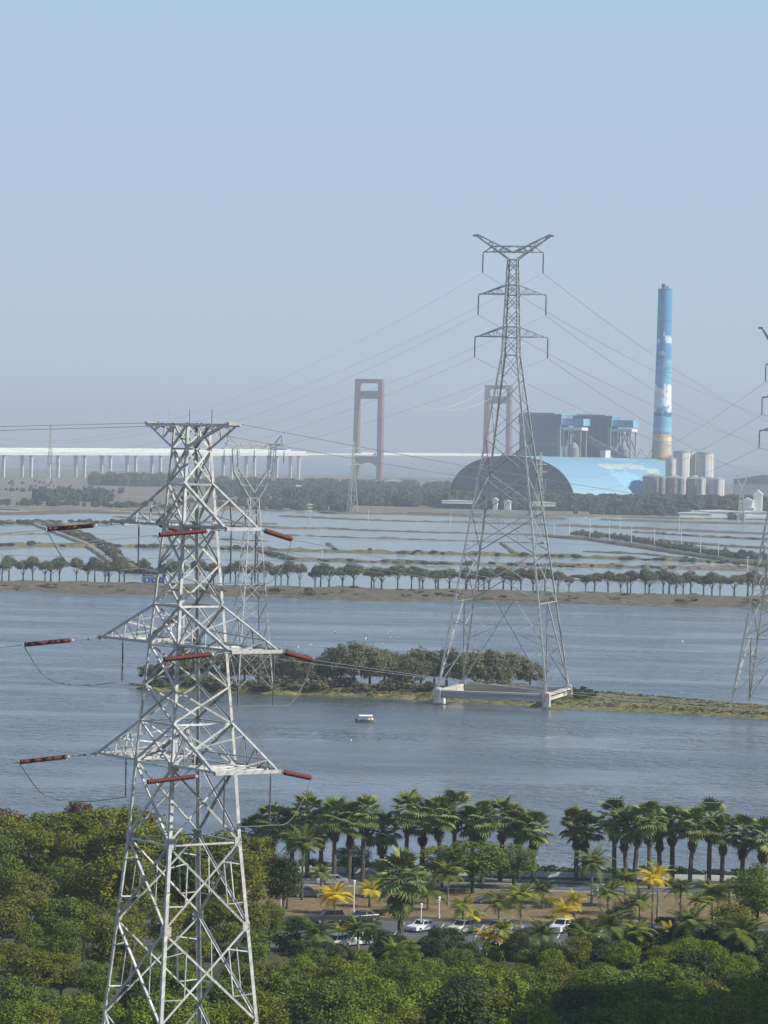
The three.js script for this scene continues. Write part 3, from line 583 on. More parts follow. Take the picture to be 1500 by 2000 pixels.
// ---------------------------------------------------------------- viaduct and suspension bridge
{
  const X0 = P(-260, 880, 6150).setY(44), X1 = P(0, 884, 6500).setY(46.5), T1 = P(719, 886, 7600).setY(58), T2 = P(971, 888, 8150).setY(61), X3 = P(1075, 889, 8400).setY(61.5);
  const dir = T2.clone().sub(T1).setY(0).normalize(), nrm = V(-dir.z, 0, dir.x);     // nrm faces right and near
  const g = base('bridge', V(0, 0, 0)); tag(g, 'long white viaduct with two tall red portal towers crossing the hazy horizon', 'bridge');
  const redC = std({ map: rep(T.concrete, 40), color: lin(.46, .20, .20), roughness: .8 });
  const span = (A, B, y0, y1, w, mat, name, parent, off = 0) => { const gb = new GB(), q = (p, s, y) => p.clone().addScaledVector(nrm, s * w / 2 + off).add(V(0, y, 0)); const a = [q(A, -1, y0), q(A, 1, y0), q(A, 1, y1), q(A, -1, y1)], b = [q(B, -1, y0), q(B, 1, y0), q(B, 1, y1), q(B, -1, y1)]; for (let i = 0; i < 4; i++) gb.quad(a[i], a[(i + 1) % 4], b[(i + 1) % 4], b[i]); gb.quad(a[3], a[2], a[1], a[0]).quad(b[0], b[1], b[2], b[3]); return mesh(name, gb.build(), mat, parent); };
  const at = (t) => X0.clone().lerp(T1, t);
  const deck = span(X0, at(.84), -5, 0, 34, M.concreteFar, 'deck', g); span(at(.84), T1, -3.2, 0, 34, M.concreteFar, 'deck', g);
  span(T1, T2, -3.4, 0, 34, M.concreteFar, 'deck', g); span(T2, X3, -3.4, 0, 34, M.concreteFar, 'deck', g);
  // tall sound barriers along the approach
  const e = .80;
  for (const s of [1, -1]) { span(at(0), at(e), 0.05, 8, .6, M.whitePaint, 'sound_barrier', deck, s * 17); span(at(e), at(e + .035), 0.05, 4.4, .6, M.whitePaint, 'sound_barrier', deck, s * 17); span(T1, T2, .05, 1.6, .5, M.whitePaint, 'parapet', g, s * 16.5); }
  const N = 17;
  for (let i = 0; i < N; i++) {
    const p = at((i + .5) / N * .85);
    for (const s of [-1, 1]) { const q = p.clone().addScaledVector(nrm, s * 10); mesh('pier', mergeGeometries([bx(3.8, q.y - 7, 5.6, 0, (q.y - 7) / 2, 0), bx(3.4, 3, 9.5, 0, q.y - 6.6, 0)].map((x) => x.toNonIndexed())).rotateY(Math.atan2(-dir.z, dir.x)).translate(q.x, 0, q.z), M.concreteFar, g); }
  }
  for (const [p, H] of [[T1, 218], [T2, 221]]) {
    const tg = new THREE.Group(); tg.name = 'bridge_tower'; tg.position.set(p.x, 0, p.z); tg.rotation.y = Math.atan2(-dir.z, dir.x); g.add(tg);
    for (const s of [-1, 1]) mesh('tower_leg', (() => { const a = V(0, 0, s * 29.5), b = V(0, H, s * 28.2); return bar(a, b, 11.5, 10).build(); })(), redC, tg);
    mesh('crossbeam', bx(8.5, 9, 50, 0, H - 4.6, 0), redC, tg); mesh('crossbeam', bx(8.5, 17, 50, 0, H - 34, 0), redC, tg);
    const sh = new THREE.Shape(); sh.moveTo(-26, 60 - 8); sh.lineTo(26, 52); sh.lineTo(26, 28); sh.quadraticCurveTo(0, 50, -26, 28); sh.closePath();
    mesh('deck_beam', new THREE.ExtrudeGeometry(sh, { depth: 7, bevelEnabled: false }).translate(0, 0, -3.5).rotateY(Math.PI / 2), redC, tg);
  }
  for (const s of [-1, 1]) { const o = nrm.clone().multiplyScalar(s * 26); mesh('main_cable', tube(sagPts(T1.clone().setY(216).add(o), T2.clone().setY(219).add(o), 60, 24), .4, 4), M.concreteFar, g); }
}
// ---------------------------------------------------------------- power plant
const paint = (W, H, fn) => { const c = document.createElement('canvas'); c.width = W; c.height = H; fn(c.getContext('2d'), W, H); const t = new THREE.CanvasTexture(c); t.colorSpace = THREE.SRGBColorSpace; t.wrapS = t.wrapT = THREE.RepeatWrapping; return t; };
const puff = (x, cx, cy, r, col) => { x.fillStyle = col; for (let k = 0; k < 14; k++) { x.beginPath(); x.ellipse(cx + rr(-1.6, 1.6) * r, cy + rr(-.35, .35) * r, r * rr(.3, .7), r * rr(.2, .42), 0, 0, 6.3); x.fill(); } };
{ // chimney with a painted sky mural
  const D = 4560, p = P(1290, 990, D).setY(0), top = 65 + 326 * D / F;
  const g = base('painted_chimney', p); tag(g, 'tall round chimney painted blue with white clouds above a brown base', 'chimney');
  const mural = paint(512, 1024, (x, W, H) => {
    x.fillStyle = '#4d94c2'; x.fillRect(0, 0, W, H);
    x.fillStyle = '#72b4d2'; for (let k = 0; k < 60; k++) { x.beginPath(); x.ellipse(R() * W, H * rr(.33, .44), rr(20, 70), rr(8, 30), 0, 0, 6.3); x.fill(); }
    x.fillStyle = '#72b4d2'; x.fillRect(0, H * .40, W, H * .26);
    x.fillStyle = '#cdbba0'; x.fillRect(0, H * .665, W, H * .115); x.fillStyle = '#a98158'; x.fillRect(0, H * .76, W, H * .1); x.fillStyle = '#8b857a'; x.fillRect(0, H * .86, W, H * .14);
    for (let k = 0; k < 46; k++) { x.fillStyle = '#cdbba0'; x.beginPath(); x.ellipse(R() * W, H * .765, rr(6, 16), rr(4, 10), 0, 0, 6.3); x.fill(); x.fillStyle = '#a98158'; x.beginPath(); x.ellipse(R() * W, H * .86, rr(6, 20), rr(4, 9), 0, 0, 6.3); x.fill(); }
    for (let k = 0; k < 14; k++) puff(x, W * (k / 9 + .05), H * rr(.08, .34), rr(14, 30), '#cfe2ee');
    for (let k = 0; k < 14; k++) puff(x, W * (k / 14), H * rr(.45, .57), rr(30, 54), '#eef3f5');
    for (let k = 0; k < 12; k++) puff(x, W * (k / 12), H * .575, rr(14, 24), '#2a6fa5');
    for (let k = 0; k < 12; k++) puff(x, W * (k / 12 + .04), H * .645, rr(10, 22), '#8fc3dd');
    for (let k = 0; k < 10; k++) puff(x, W * (k / 10), H * .69, rr(14, 22), '#e6d8c0');
  });
  const prof = []; for (let i = 0; i <= 20; i++) { const t = i / 20; prof.push(new THREE.Vector2(9.2 + 5.6 * Math.pow(1 - t, 1.7), t * top)); }
  const sg = new THREE.LatheGeometry(prof, 40);
  mesh('shaft', sg, std({ map: mural, roughness: .8 }), g);
  mesh('rim', new THREE.TorusGeometry(9.1, .7, 6, 40).rotateX(Math.PI / 2).translate(0, top, 0), M.chimneyBlue = std({ color: lin(.10, .27, .45), roughness: .8 }), g);
  mesh('cap', cyl(8.6, 8.6, .6, 32, 0, top - .3, 0), M.chimneyBlue, g);
  mesh('flue_pipe', cyl(2.6, 2.6, 7, 16, -2.2, top, 0), std({ color: lin(.12, .12, .14), roughness: .8 }), g);
  mesh('flue_pipe', cyl(2.2, 2.2, 4, 16, 3.4, top, 1), std({ color: lin(.35, .37, .40), roughness: .8 }), g);
  for (const t of [.3, .62, .86]) mesh('platform', new THREE.TorusGeometry(9.2 + 4.6 * Math.pow(1 - t, 1.5), .55, 5, 36).rotateX(Math.PI / 2).translate(0, t * top, 0), std({ color: lin(.2, .33, .45), roughness: .8 }), g);
}
{ // domed coal store: barrel vault with closed grey end
  const c = P(996, 960, 4150).setY(0), ax = V(.866, 0, -.5).normalize(), pr = V(.5, 0, .866);   // axis goes right and away
  const g = base('coal_store', c); tag(g, 'huge vaulted storage hall with dark curved end wall and sky-blue roof', 'storage hall');
  const a = 141, H = 62, Ln = 185, N = 28, prof = [...Array(N + 1)].map((_, i) => { const t = Math.PI * i / N, cs = Math.cos(t), sn = Math.sin(t); return [Math.sign(cs) * Math.pow(Math.abs(cs), .86) * a, Math.pow(sn, .8) * H]; });
  const sky = paint(1024, 512, (x, W, H2) => { x.fillStyle = '#8ab5c8'; x.fillRect(0, 0, W, H2); for (let k = 0; k < 6; k++) puff(x, R() * W, H2 * rr(.45, .9), rr(30, 60), '#95c6dd'); for (let k = 0; k < 5; k++) puff(x, W * (.4 + .08 * k + rr(-.03, .03)), H2 * rr(.66, .78), rr(22, 40), '#c3cfc6'); });
  const roofMat = std({ map: sky, roughness: .6, side: THREE.DoubleSide }), pos = [], uv = [], idx = [];
  const rings = 12;
  for (let j = 0; j <= rings; j++) for (let i = 0; i <= N; i++) { const p = V(0, 0, 0).addScaledVector(ax, j / rings * Ln).addScaledVector(pr, -prof[i][0]); pos.push(p.x, prof[i][1], p.z); uv.push(j / rings, 1 - i / N); if (i && j) { const q = (j - 1) * (N + 1) + i - 1; idx.push(q, q + 1, q + N + 1, q + 1, q + N + 2, q + N + 1); } }
  const rg = new THREE.BufferGeometry(); rg.setAttribute('position', new THREE.Float32BufferAttribute(pos, 3)); rg.setAttribute('uv', new THREE.Float32BufferAttribute(uv, 2)); rg.setIndex(idx); rg.computeVertexNormals();
  mesh('roof', rg, roofMat, g);
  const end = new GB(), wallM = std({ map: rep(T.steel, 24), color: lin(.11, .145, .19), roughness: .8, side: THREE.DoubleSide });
  for (let i = 0; i < N; i++) end.quad(V(0, 0, 0).addScaledVector(pr, -prof[i][0]).setY(0), V(0, 0, 0).addScaledVector(pr, -prof[i][0]).setY(prof[i][1]), V(0, 0, 0).addScaledVector(pr, -prof[i + 1][0]).setY(prof[i + 1][1]), V(0, 0, 0).addScaledVector(pr, -prof[i + 1][0]).setY(0));
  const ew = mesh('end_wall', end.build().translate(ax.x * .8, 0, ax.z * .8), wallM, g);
  const off = ax.clone().multiplyScalar(-.3);
  for (const t of [-.52, .55]) mesh('wall_rib', bar(V(0, 12, 0).addScaledVector(pr, t * a).add(off), V(0, 36, 0).addScaledVector(pr, t * a).add(off), 2.4).build(), M.concreteFar, ew);
  mesh('access_platform', bar(V(0, 34, 0).addScaledVector(pr, 8).add(off), V(0, 36, 0).addScaledVector(pr, 26).add(off), 5).build(), wallM, ew);
  for (let j = 1; j < 1; j++) { const gb = new GB(); for (let i = 0; i < N; i++) { const q = (k) => V(0, 0, 0).addScaledVector(ax, j / 8 * Ln).addScaledVector(pr, -prof[k][0] * 1.004).setY(prof[k][1] * 1.006); bar(q(i), q(i + 1), .3, .3, gb); } mesh('roof_seam', gb.build(), roofMat, g); }
}
{ // boiler houses
  const clad = std({ map: rep(T.steel, 20), color: lin(.21, .29, .38), roughness: .7 }), cap = std({ map: rep(T.steel, 20), color: lin(.17, .29, .38), roughness: .7 }), pale = std({ map: rep(T.concrete, 20), color: lin(.8, .84, .9), roughness: .8 }), blue = std({ map: rep(T.steel, 14), color: lin(.24, .58, .80), roughness: .6 });
  const house = (px, w, hTop, label, dpt) => {
    const p = P(px, 900, dpt).setY(0), g = base('boiler_house', p, -.30); tag(g, label, 'factory building', 'boiler houses of the power plant');
    mesh('wall', bx(w, hTop - 14, 46, 0, (hTop - 14) / 2, 0), clad, g);
    mesh('top_storey', bx(w + 3, 12.6, 48, 0, hTop - 7.5, 0), cap, g);
    mesh('roof', bx(w - 12, 2, 40, -3, hTop - .1, 0), cap, g);
    mesh('roof_edge', bx(w + 4, .9, 49, 0, hTop - 1.1, 0), blue, g);
    const wl = g.children[0];
    for (let i = 0; i < 5; i++) mesh('column', bx(1.1, hTop - 16, .8, -w / 2 + 3 + i * (w - 6) / 4, (hTop - 16) / 2, 23.4), pale, wl);
    for (let j = 1; j < 6; j++) mesh('floor_band', bx(w - 1, .7, .5, 0, j * (hTop - 14) / 6, 23.2), pale, wl);
    for (let i = 0; i < 4; i++) for (let j = 2; j < 6; j++) mesh('window', bx((w - 12) / 4 - 3, 2.2, .25, -w / 2 + 3 + (i + .5) * (w - 6) / 4, (j - .45) * (hTop - 14) / 6, 23.12), std({ color: lin(.30, .36, .44), roughness: .3 }), wl);
    // open steel annex on the right with blue canopy and white beam
    const an = new THREE.Group(); an.name = 'annex_frame'; g.add(an);
    for (const x of [w / 2 + 3, w / 2 + 14, w / 2 + 25]) for (const z of [-14, 16]) mesh('column', bar(V(x, 0, z), V(x, hTop - 18, z), 1.8).build(), pale, an);
    for (const z of [-14, 16]) { mesh('brace', bar(V(w / 2 + 3, hTop - 46, z), V(w / 2 + 14, hTop - 20, z), 1.4).build(), pale, an); mesh('brace', bar(V(w / 2 + 25, hTop - 46, z), V(w / 2 + 14, hTop - 20, z), 1.4).build(), pale, an); }
    mesh('beam', bx(26, 4, 33, w / 2 + 14, hTop - 19, 1), M.whitePaint, an);
    mesh('canopy', bx(28, 9, 36, w / 2 + 15, hTop - 10.4, 0), blue, an);
    mesh('hopper', mergeGeometries([cyl(8, 8, 12, 16, w / 2 + 13, hTop - 56, 2), cyl(1.5, 8, 8, 16, w / 2 + 13, hTop - 44, 2)].map((x) => x.toNonIndexed())), pale, an);
    mesh('annex_floor', bx(27, hTop - 56, 30, w / 2 + 14, (hTop - 56) / 2 + .2, 0), clad, an);
    return g;
  };
  house(1062, 54, 117, 'larger dark blue boiler house beside the tallest pylon', 4560);
  house(1163, 50, 117, 'second dark blue boiler house, left of the chimney', 4640);
  const cv = base('coal_conveyor', P(1215, 900, 4560).setY(0)); tag(cv, 'sloping enclosed conveyor and steel trestle between boiler house and chimney', 'conveyor');
  mesh('gallery', bar(V(-46, 86, -6), V(8, 58, 6), 8).build(), clad, cv); mesh('gallery', bar(V(4, 60, 6), V(46, 60, 10), 5).build(), pale, cv);
  for (const x of [10, 24, 38]) { mesh('trestle_leg', bar(V(x - 4, 0, 6), V(x, 58, 8), 1.3).build(), pale, cv); mesh('trestle_leg', bar(V(x + 4, 0, 10), V(x, 58, 8), 1.3).build(), pale, cv); mesh('truss', bar(V(x - 7, 62, 8), V(x, 74, 8), 1.2).build(), pale, cv); mesh('truss', bar(V(x, 74, 8), V(x + 7, 62, 8), 1.2).build(), pale, cv); }
  const wb = base('plant_block', P(1182, 900, 4450).setY(0), .75); tag(wb, 'small white block building rising above the blue vaulted roof', 'building');
  mesh('wall', bx(9, 71, 9, 0, 35.5, 0), M.whitePaint, wb); mesh('roof', bx(9.6, .8, 9.6, 0, 71.4, 0), pale, wb);
  const lo = base('plant_block', P(1120, 900, 4680).setY(0), -.3); tag(lo, 'low grey service block between the two boiler houses', 'building');
  mesh('wall', bx(150, 68, 30, 0, 34, 0), clad, lo); mesh('roof', bx(151, 1, 31, 0, 68.6, 0), pale, lo);
}
{ // silos
  const silo = (px, d, r, h, cone, label, col = M.concreteFar) => {
    const p = P(px, 930, d).setY(0), g = base('silo', p); tag(g, label, 'silo', 'silos beside the chimney');
    mesh('drum', cyl(r, r, h, 24), col, g);
    mesh('roof', cone > 0 ? cyl(r * .25, r * 1.02, cone, 24, 0, h, 0) : cyl(r * 1.03, r * 1.03, 1, 24, 0, h, 0), M.siloRoof, g);
    mesh('handrail', new THREE.TorusGeometry(r * 1.0, .25, 4, 24).rotateX(Math.PI / 2).translate(0, h + 1.6, 0), M.steelOld, g);
    for (let k = 0; k < 8; k++) mesh('rib', bar(V(Math.cos(k * .785) * r, 0, Math.sin(k * .785) * r), V(Math.cos(k * .785) * r, h - 1, Math.sin(k * .785) * r), .6).build(), col, g);
  };
  M.siloRoof = std({ color: lin(.38, .40, .42), roughness: .8 });
  const pinkish = std({ map: rep(T.concrete, 20), color: lin(.95, .88, .82), roughness: .9 }), paleBlue = std({ map: rep(T.concrete, 20), color: lin(.62, .76, .82), roughness: .8 });
  silo(1278, 4030, 13.0, 42, 3, 'broad grey silo at the right end of the blue vault', pinkish);
  silo(1293, 4012, 3.2, 41, 1.5, 'slim pale blue silo in front of the broad grey one', paleBlue);
  silo(1317, 4035, 10, 41, 3, 'third silo, pinkish grey, below the chimney', pinkish);
  silo(1330, 4014, 3.6, 40, 2, 'short slim pale silo beside the third silo', paleBlue);
  silo(1357, 4036, 9.5, 40, 4, 'fifth silo with cream sunlit side', pinkish);
  silo(1370, 4018, 5, 40, 3, 'bright white narrow silo in the middle of the group', M.concreteFar);
  silo(1387, 4026, 6, 40, 3, 'white silo second from the right end of the group', M.concreteFar);
  silo(1402, 4020, 7.5, 40, 3, 'rightmost white silo of the group', M.concreteFar);
  silo(1331, 4070, 9.5, 70, 0, 'tall grey silo with flat top behind the front row, left', M.concreteFar);
  silo(1348, 4076, 5, 70, 0, 'narrow tall silo between the two flat-topped ones', M.concreteFar);
  silo(1376, 4072, 10, 69, 0, 'tall white silo with flat top behind the front row, right', M.concreteFar);
  silo(1311, 4066, 6.5, 62, 4, 'domed silo top just right of the chimney foot', M.concreteFar);
  const shed = (px, d, w, h, dep, label, wall, roof, turn = -.2, y0 = 0) => { const p = P(px, 960, d).setY(1), g = base('plant_shed', p, turn); tag(g, label, 'shed', 'sheds beyond the ponds'); mesh('wall', bx(w, h, dep, 0, h / 2 + y0, 0), wall, g); const rf = new THREE.Shape([[-w / 2 - 1, 0], [w / 2 + 1, 0], [w / 2 + 1, .5], [0, h * .22 + .5], [-w / 2 - 1, .5]].map((q) => new THREE.Vector2(...q))); mesh('roof', new THREE.ExtrudeGeometry(rf, { depth: dep + 2, bevelEnabled: false }).translate(0, h + y0, -dep / 2 - 1), roof, g); };
  const blueR = std({ map: rep(T.steel, 10), color: lin(.28, .40, .50), roughness: .7 });
  shed(1492, 4180, 70, 30, 40, 'long grey hall behind the far pylon peaks', std({ color: lin(.42, .44, .48), roughness: .8 }), blueR, -.15, 8);
  shed(1460, 3846, 13, 17, 12, 'small bright white shed right of the silos', M.whitePaint, M.whitePaint);
  shed(1481, 3852, 9, 24, 9, 'tall white hopper shed near the right edge', M.whitePaint, M.whitePaint);
  shed(1467, 3832, 8, 9, 8, 'white cube hut in front of the white sheds', M.whitePaint, M.whitePaint);
  shed(1407, 3760, 60, 6.5, 14, 'long white wall building at the foot of the right woods', M.whitePaint, M.whitePaint, .05);
  shed(1474, 3765, 34, 6.5, 14, 'white low building near the right edge, partly behind bushes', M.whitePaint, M.whitePaint, .05);
  shed(1358, 3740, 34, 4.5, 14, 'low cream shed left of the long white wall building', std({ color: lin(.7, .66, .56), roughness: .9 }), M.whitePaint, .05);
  shed(968, 3975, 5, 11, 6, 'narrow white hut below the dark vault end', M.whitePaint, M.whitePaint);
  shed(992, 3975, 7, 9, 6, 'white hut with small tower below the dark vault end', M.whitePaint, M.whitePaint);
  shed(893, 3985, 34, 3, 10, 'flat white roof at the left foot of the vault', M.whitePaint, M.whitePaint, .1, 6);
  shed(1062, 3980, 26, 4, 10, 'flat pale shed right of the huts below the vault', std({ color: lin(.66, .6, .5), roughness: .9 }), M.whitePaint, .1, 5);
  shed(768, 5600, 30, 8, 12, 'white speck of a building beside the first bridge tower', M.whitePaint, M.whitePaint, 0, 8);
  shed(582, 5000, 14, 5, 12, 'tiny white house among the woods under the viaduct end', M.whitePaint, M.whitePaint, .3, 6);
  shed(586, 4350, 11, 3.6, 12, 'tiny pale house on the brown field before the woods', M.whitePaint, M.whitePaint, .3);
}

// ---------------------------------------------------------------- vegetation
// leaves of a crown as many small rhombic faces on overlapping clumps
function crownGeo({ r, h, y0, clumps, leaves, leaf, cr, flat = 0, hue = .25, lop = 0 }) {
  const gb = new GB();
  for (let c = 0; c < clumps; c++) {
    let d; do { d = V(rr(-1, 1), rr(-.75, 1), rr(-1, 1)); } while (d.lengthSq() > 1 || d.lengthSq() < .18);
    const sh = Math.pow(d.length(), .35) / d.length(); d.multiplyScalar(sh * rr(.78, 1));
    if (flat) d.y = d.y * (1 - flat) + flat * (1 - (d.x * d.x + d.z * d.z)) * rr(.3, 1);
    const C = V(d.x * (r - cr * .5) * (1 + lop * n2(d.x * 2, d.z * 2)), y0 + h / 2 + d.y * (h / 2 - cr * .4), d.z * (r - cr * .5));
    const k = cr * rr(.7, 1.25), young = Math.pow(R(), 2) * hue, tone = rr(.78, 1.2);
    for (let i = 0; i < leaves; i++) {
      const n = V(rr(-1, 1), rr(-.7, 1), rr(-1, 1)).normalize(), p = C.clone().add(V(n.x * k, n.y * k * .8, n.z * k).multiplyScalar(rr(.55, 1.05)));
      const N = n.clone().multiplyScalar(.8).add(V(rr(-.7, .7), rr(-.1, 1), rr(-.7, .7))).normalize();
      const a = V(rr(-1, 1), rr(-1, .6), rr(-1, 1)).cross(N).normalize(), b = N.clone().cross(a), s = leaf * rr(.65, 1.3);
      const t = tone * rr(.9, 1.11), col = [t * (1 + young * .9), t * (1 + young * .6), t];
      gb.quad(p.clone().addScaledVector(a, -s * .5), p.clone().addScaledVector(b, s * .3).addScaledVector(N, s * .1), p.clone().addScaledVector(a, s * .5), p.clone().addScaledVector(b, -s * .3).addScaledVector(N, s * .1), col);
    }
  }
  return gb.build();
}
function trunkGeo(h, r0, limbs, reach, y0) {
  const parts = [], lean = V(rr(-.5, .5), 0, rr(-.5, .5));
  const spine = [0, .3, .6, 1].map((t) => V(lean.x * t * t, t * h, lean.z * t * t)); spine[0].y = -.5;
  parts.push(tube(spine, (t) => r0 * (1.15 - .65 * t), 7));
  for (let i = 0; i < limbs; i++) {
    const t = rr(.35, .8), s = V(lean.x * t * t, t * h, lean.z * t * t), an = i / limbs * 6.28 + rr(-.4, .4), e = s.clone().add(V(Math.cos(an) * reach * rr(.5, .9), (y0 - s.y) + rr(.2, 1) * reach * .5, Math.sin(an) * reach * rr(.5, .9)));
    parts.push(tube([s, s.clone().lerp(e, .5).add(V(0, reach * .12, 0)), e], (q) => r0 * (.5 - .36 * q), 5));
  }
  return mergeGeometries(parts);
}
function makeTree(name, o, leafM, barkM = M.bark) {
  const g = new THREE.Group(); g.name = name; g.userData.proto = true;
  mesh('trunk', trunkGeo(o.th, o.tr, o.limbs, o.r * .8, o.y0 + o.h * .2), barkM, g);
  mesh('crown', crownGeo(o), leafM, g);
  return g;
}
function plant(proto, name, p, size, turn, label, group, cat = 'tree', sy = size) {
  const o = proto.clone(); o.name = numbered(name); delete o.userData.proto; scene.add(o);
  o.position.copy(p); o.rotation.y = turn; o.scale.set(size, sy, size); return tag(o, label, cat, group);
}
const topH = (px, py, d) => P(px, py, d).y;
// prototypes, unit height 10 m
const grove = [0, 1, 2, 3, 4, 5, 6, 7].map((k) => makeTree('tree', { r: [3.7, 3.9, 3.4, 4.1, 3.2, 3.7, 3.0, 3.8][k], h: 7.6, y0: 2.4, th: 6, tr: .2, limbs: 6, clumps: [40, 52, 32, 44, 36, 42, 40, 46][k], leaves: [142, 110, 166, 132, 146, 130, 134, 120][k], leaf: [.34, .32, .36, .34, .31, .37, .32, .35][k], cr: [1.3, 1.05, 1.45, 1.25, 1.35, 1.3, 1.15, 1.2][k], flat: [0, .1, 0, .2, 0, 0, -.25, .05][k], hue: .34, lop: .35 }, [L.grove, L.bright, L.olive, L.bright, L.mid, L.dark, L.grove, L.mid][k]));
const wide = [0, 1, 2, 3].map((k) => makeTree('tree', { r: 7.4, h: 10.4, y0: .2, th: 6.5, tr: .34, limbs: 9, clumps: 90, leaves: 56, leaf: .56, cr: 1.3, flat: .22, hue: .4, lop: .35 }, L.island, M.bark));
const umb = [0, 1, 2, 3].map((k) => makeTree('tree', { r: 5.3, h: 7.6, y0: 3.6, th: 6.4, tr: .40, limbs: 5, clumps: 42, leaves: 56, leaf: .68, cr: 1.4, flat: .42, hue: .35 }, L.bank, M.bark));
const bushP = [0, 1, 2].map((k) => makeTree('bush', { r: 1.5, h: 2.1, y0: -.1, th: .9, tr: .06, limbs: 3, clumps: 16, leaves: 46, leaf: .3, cr: .5, hue: .4 }, [L.hedge, L.dark, L.bright][k]));

// row of round trees on the far bank
{
  const xs = [22, 66, 104, 168, 200, 232, 335, 412, 535, 566, 630, 668, 735, 800, 830, 860, 918, 947, 1000, 1050, 1166, 1222, 1255, 1290, 1326, 1356, 1388, 1455, 6, 42, 90, 118, 150, 183, 216, 246, 282, 316, 352, 392, 430, 462, 496, 520, 551, 580, 611, 648, 688, 720, 750, 783, 815, 846, 873, 904, 933, 961, 985, 1013, 1036, 1062, 1086, 1114, 1146, 1186, 1208, 1236, 1270, 1312, 1338, 1372, 1402, 1436, 1470, 1498].sort((a, b) => a - b);
  let nl = 0, nr = 0; const leftN = xs.filter((x) => x < 282).length;
  xs.forEach((px, i) => {
    const p = P(px + rr(-7, 7), 1100, 1640 + rr(-10, 6)); p.y = 1.3;
    const right = px > 300, k = right ? nr++ : nl++, small = px > 1090 && px < 1160 ? .72 : 1, gap = px > 1380 ? 'second ' : '';
    plant(umb[i % 4], 'bank_tree', p, rr(.7, 1.08) * small, R() * 6.3, right ? `${ordinal(k)} round tree right of the blue cabins in the far bank row` : `${ORD[leftN - 1 - k] || 'nearest'} round tree left of the blue cabins in the far bank row`, 'round trees on the far bank', 'tree', rr(.78, 1.08) * small);
  });
  const bankBush = makeTree('bush', { r: 1.6, h: 1.7, y0: -.2, th: .7, tr: .06, limbs: 3, clumps: 12, leaves: 34, leaf: .45, cr: .5, hue: .5 }, L.bank);
  for (let i = 0; i < 170; i++) { const px = rr(-20, 1520), p = P(px, 1100, rr(1540, 1625)); p.y = 1.4; plant(i % 3 ? bankBush : bushP[0], 'bank_bush', p, rr(.9, 2.2), R() * 6, 'low dull bush on the brown far bank', 'bushes on the far bank', 'bush', rr(.4, .9)); }
}
// trees on the island
{
  const list = [[292, 955, .55], [336, 952, .75], [382, 958, .85], [432, 955, .86], [478, 952, .92], [526, 960, .9], [572, 955, .95], [640, 958, .98], [690, 950, 1.1], [722, 955, 1.12], [770, 962, .92], [822, 960, .95], [872, 962, 1.0], [905, 955, 1.06], [950, 962, .95], [995, 966, .9], [1035, 968, .78], [505, 964, .8], [550, 966, .82], [606, 950, .72], [665, 966, .95], [750, 968, .9], [798, 952, .8], [848, 970, .92], [928, 970, .95], [972, 955, .75]].sort((a, b) => a[0] - b[0]);
  list.forEach(([px, d, s0], i) => { let s = s0; const p = P(px, 1340, d); p.y = .9; s *= .9 + .22 * ((i * 7) % 5) / 4; plant(wide[i % 4], 'island_tree', p, s * 1.0, i * 2.1, `${ORD[i]} spreading tree from the left tip of the island`, 'spreading trees on the island', 'tree', s * 1.0); });
  const islBush = makeTree('bush', { r: 1.5, h: 2.1, y0: -.1, th: .9, tr: .06, limbs: 3, clumps: 16, leaves: 40, leaf: .4, cr: .5, hue: .4 }, L.island);
  for (let i = 0; i < 64; i++) { const px = rr(290, 1050), p = P(px, 1345, rr(936, 952)); p.y = .9; plant(islBush, 'island_bush', p, rr(1.0, 2.6), R() * 6, 'low dull bush under the island trees', 'bushes on the island', 'bush', rr(.7, 1.7)); }
  for (const [px, d, s] of [[1128, 925, 1.6], [1140, 930, 1.9], [1152, 932, 1.4], [1118, 936, 1.5]]) { const p = P(px, 1350, d); p.y = .9; plant(bushP[1], 'island_bush', p, s, px, 'green bush against the right side of the concrete plinth', 'bushes beside the plinth', 'bush', s * .8); }
  const gg = new GB(); // tufts of long grass
  for (let i = 0; i < 9000; i++) { const px = rr(262, 1560), d0 = interp([[243, 945], [300, 937], [700, 934], [900, 920], [1060, 906], [1500, 880], [1760, 870]], px), d1 = interp([[243, 946], [300, 948], [600, 955], [1100, 965], [1200, 955], [1500, 916], [1760, 900]], px), d = rr(d0, d1), p = V((px - 750) / F * d, .9, -d), h = rr(.12, .42), w = rr(.3, .8), a = R() * 3.14, c = rr(.75, 1.25), col = [c * rr(.9, 1.3), c, c]; gg.quad(p.clone().add(V(-w * Math.cos(a), 0, -w * Math.sin(a))), p.clone().add(V(w * Math.cos(a), 0, w * Math.sin(a))), p.clone().add(V(w * Math.cos(a) * .6, h, w * Math.sin(a) * .6)), p.clone().add(V(-w * Math.cos(a) * .6, h * rr(.6, 1), -w * Math.sin(a) * .6)), col); }
  tag(mesh('island_grass', gg.build(), leafMat(.16, .155, .07, .15)), 'long grass covering the island', 'grass', null, 'stuff');
}
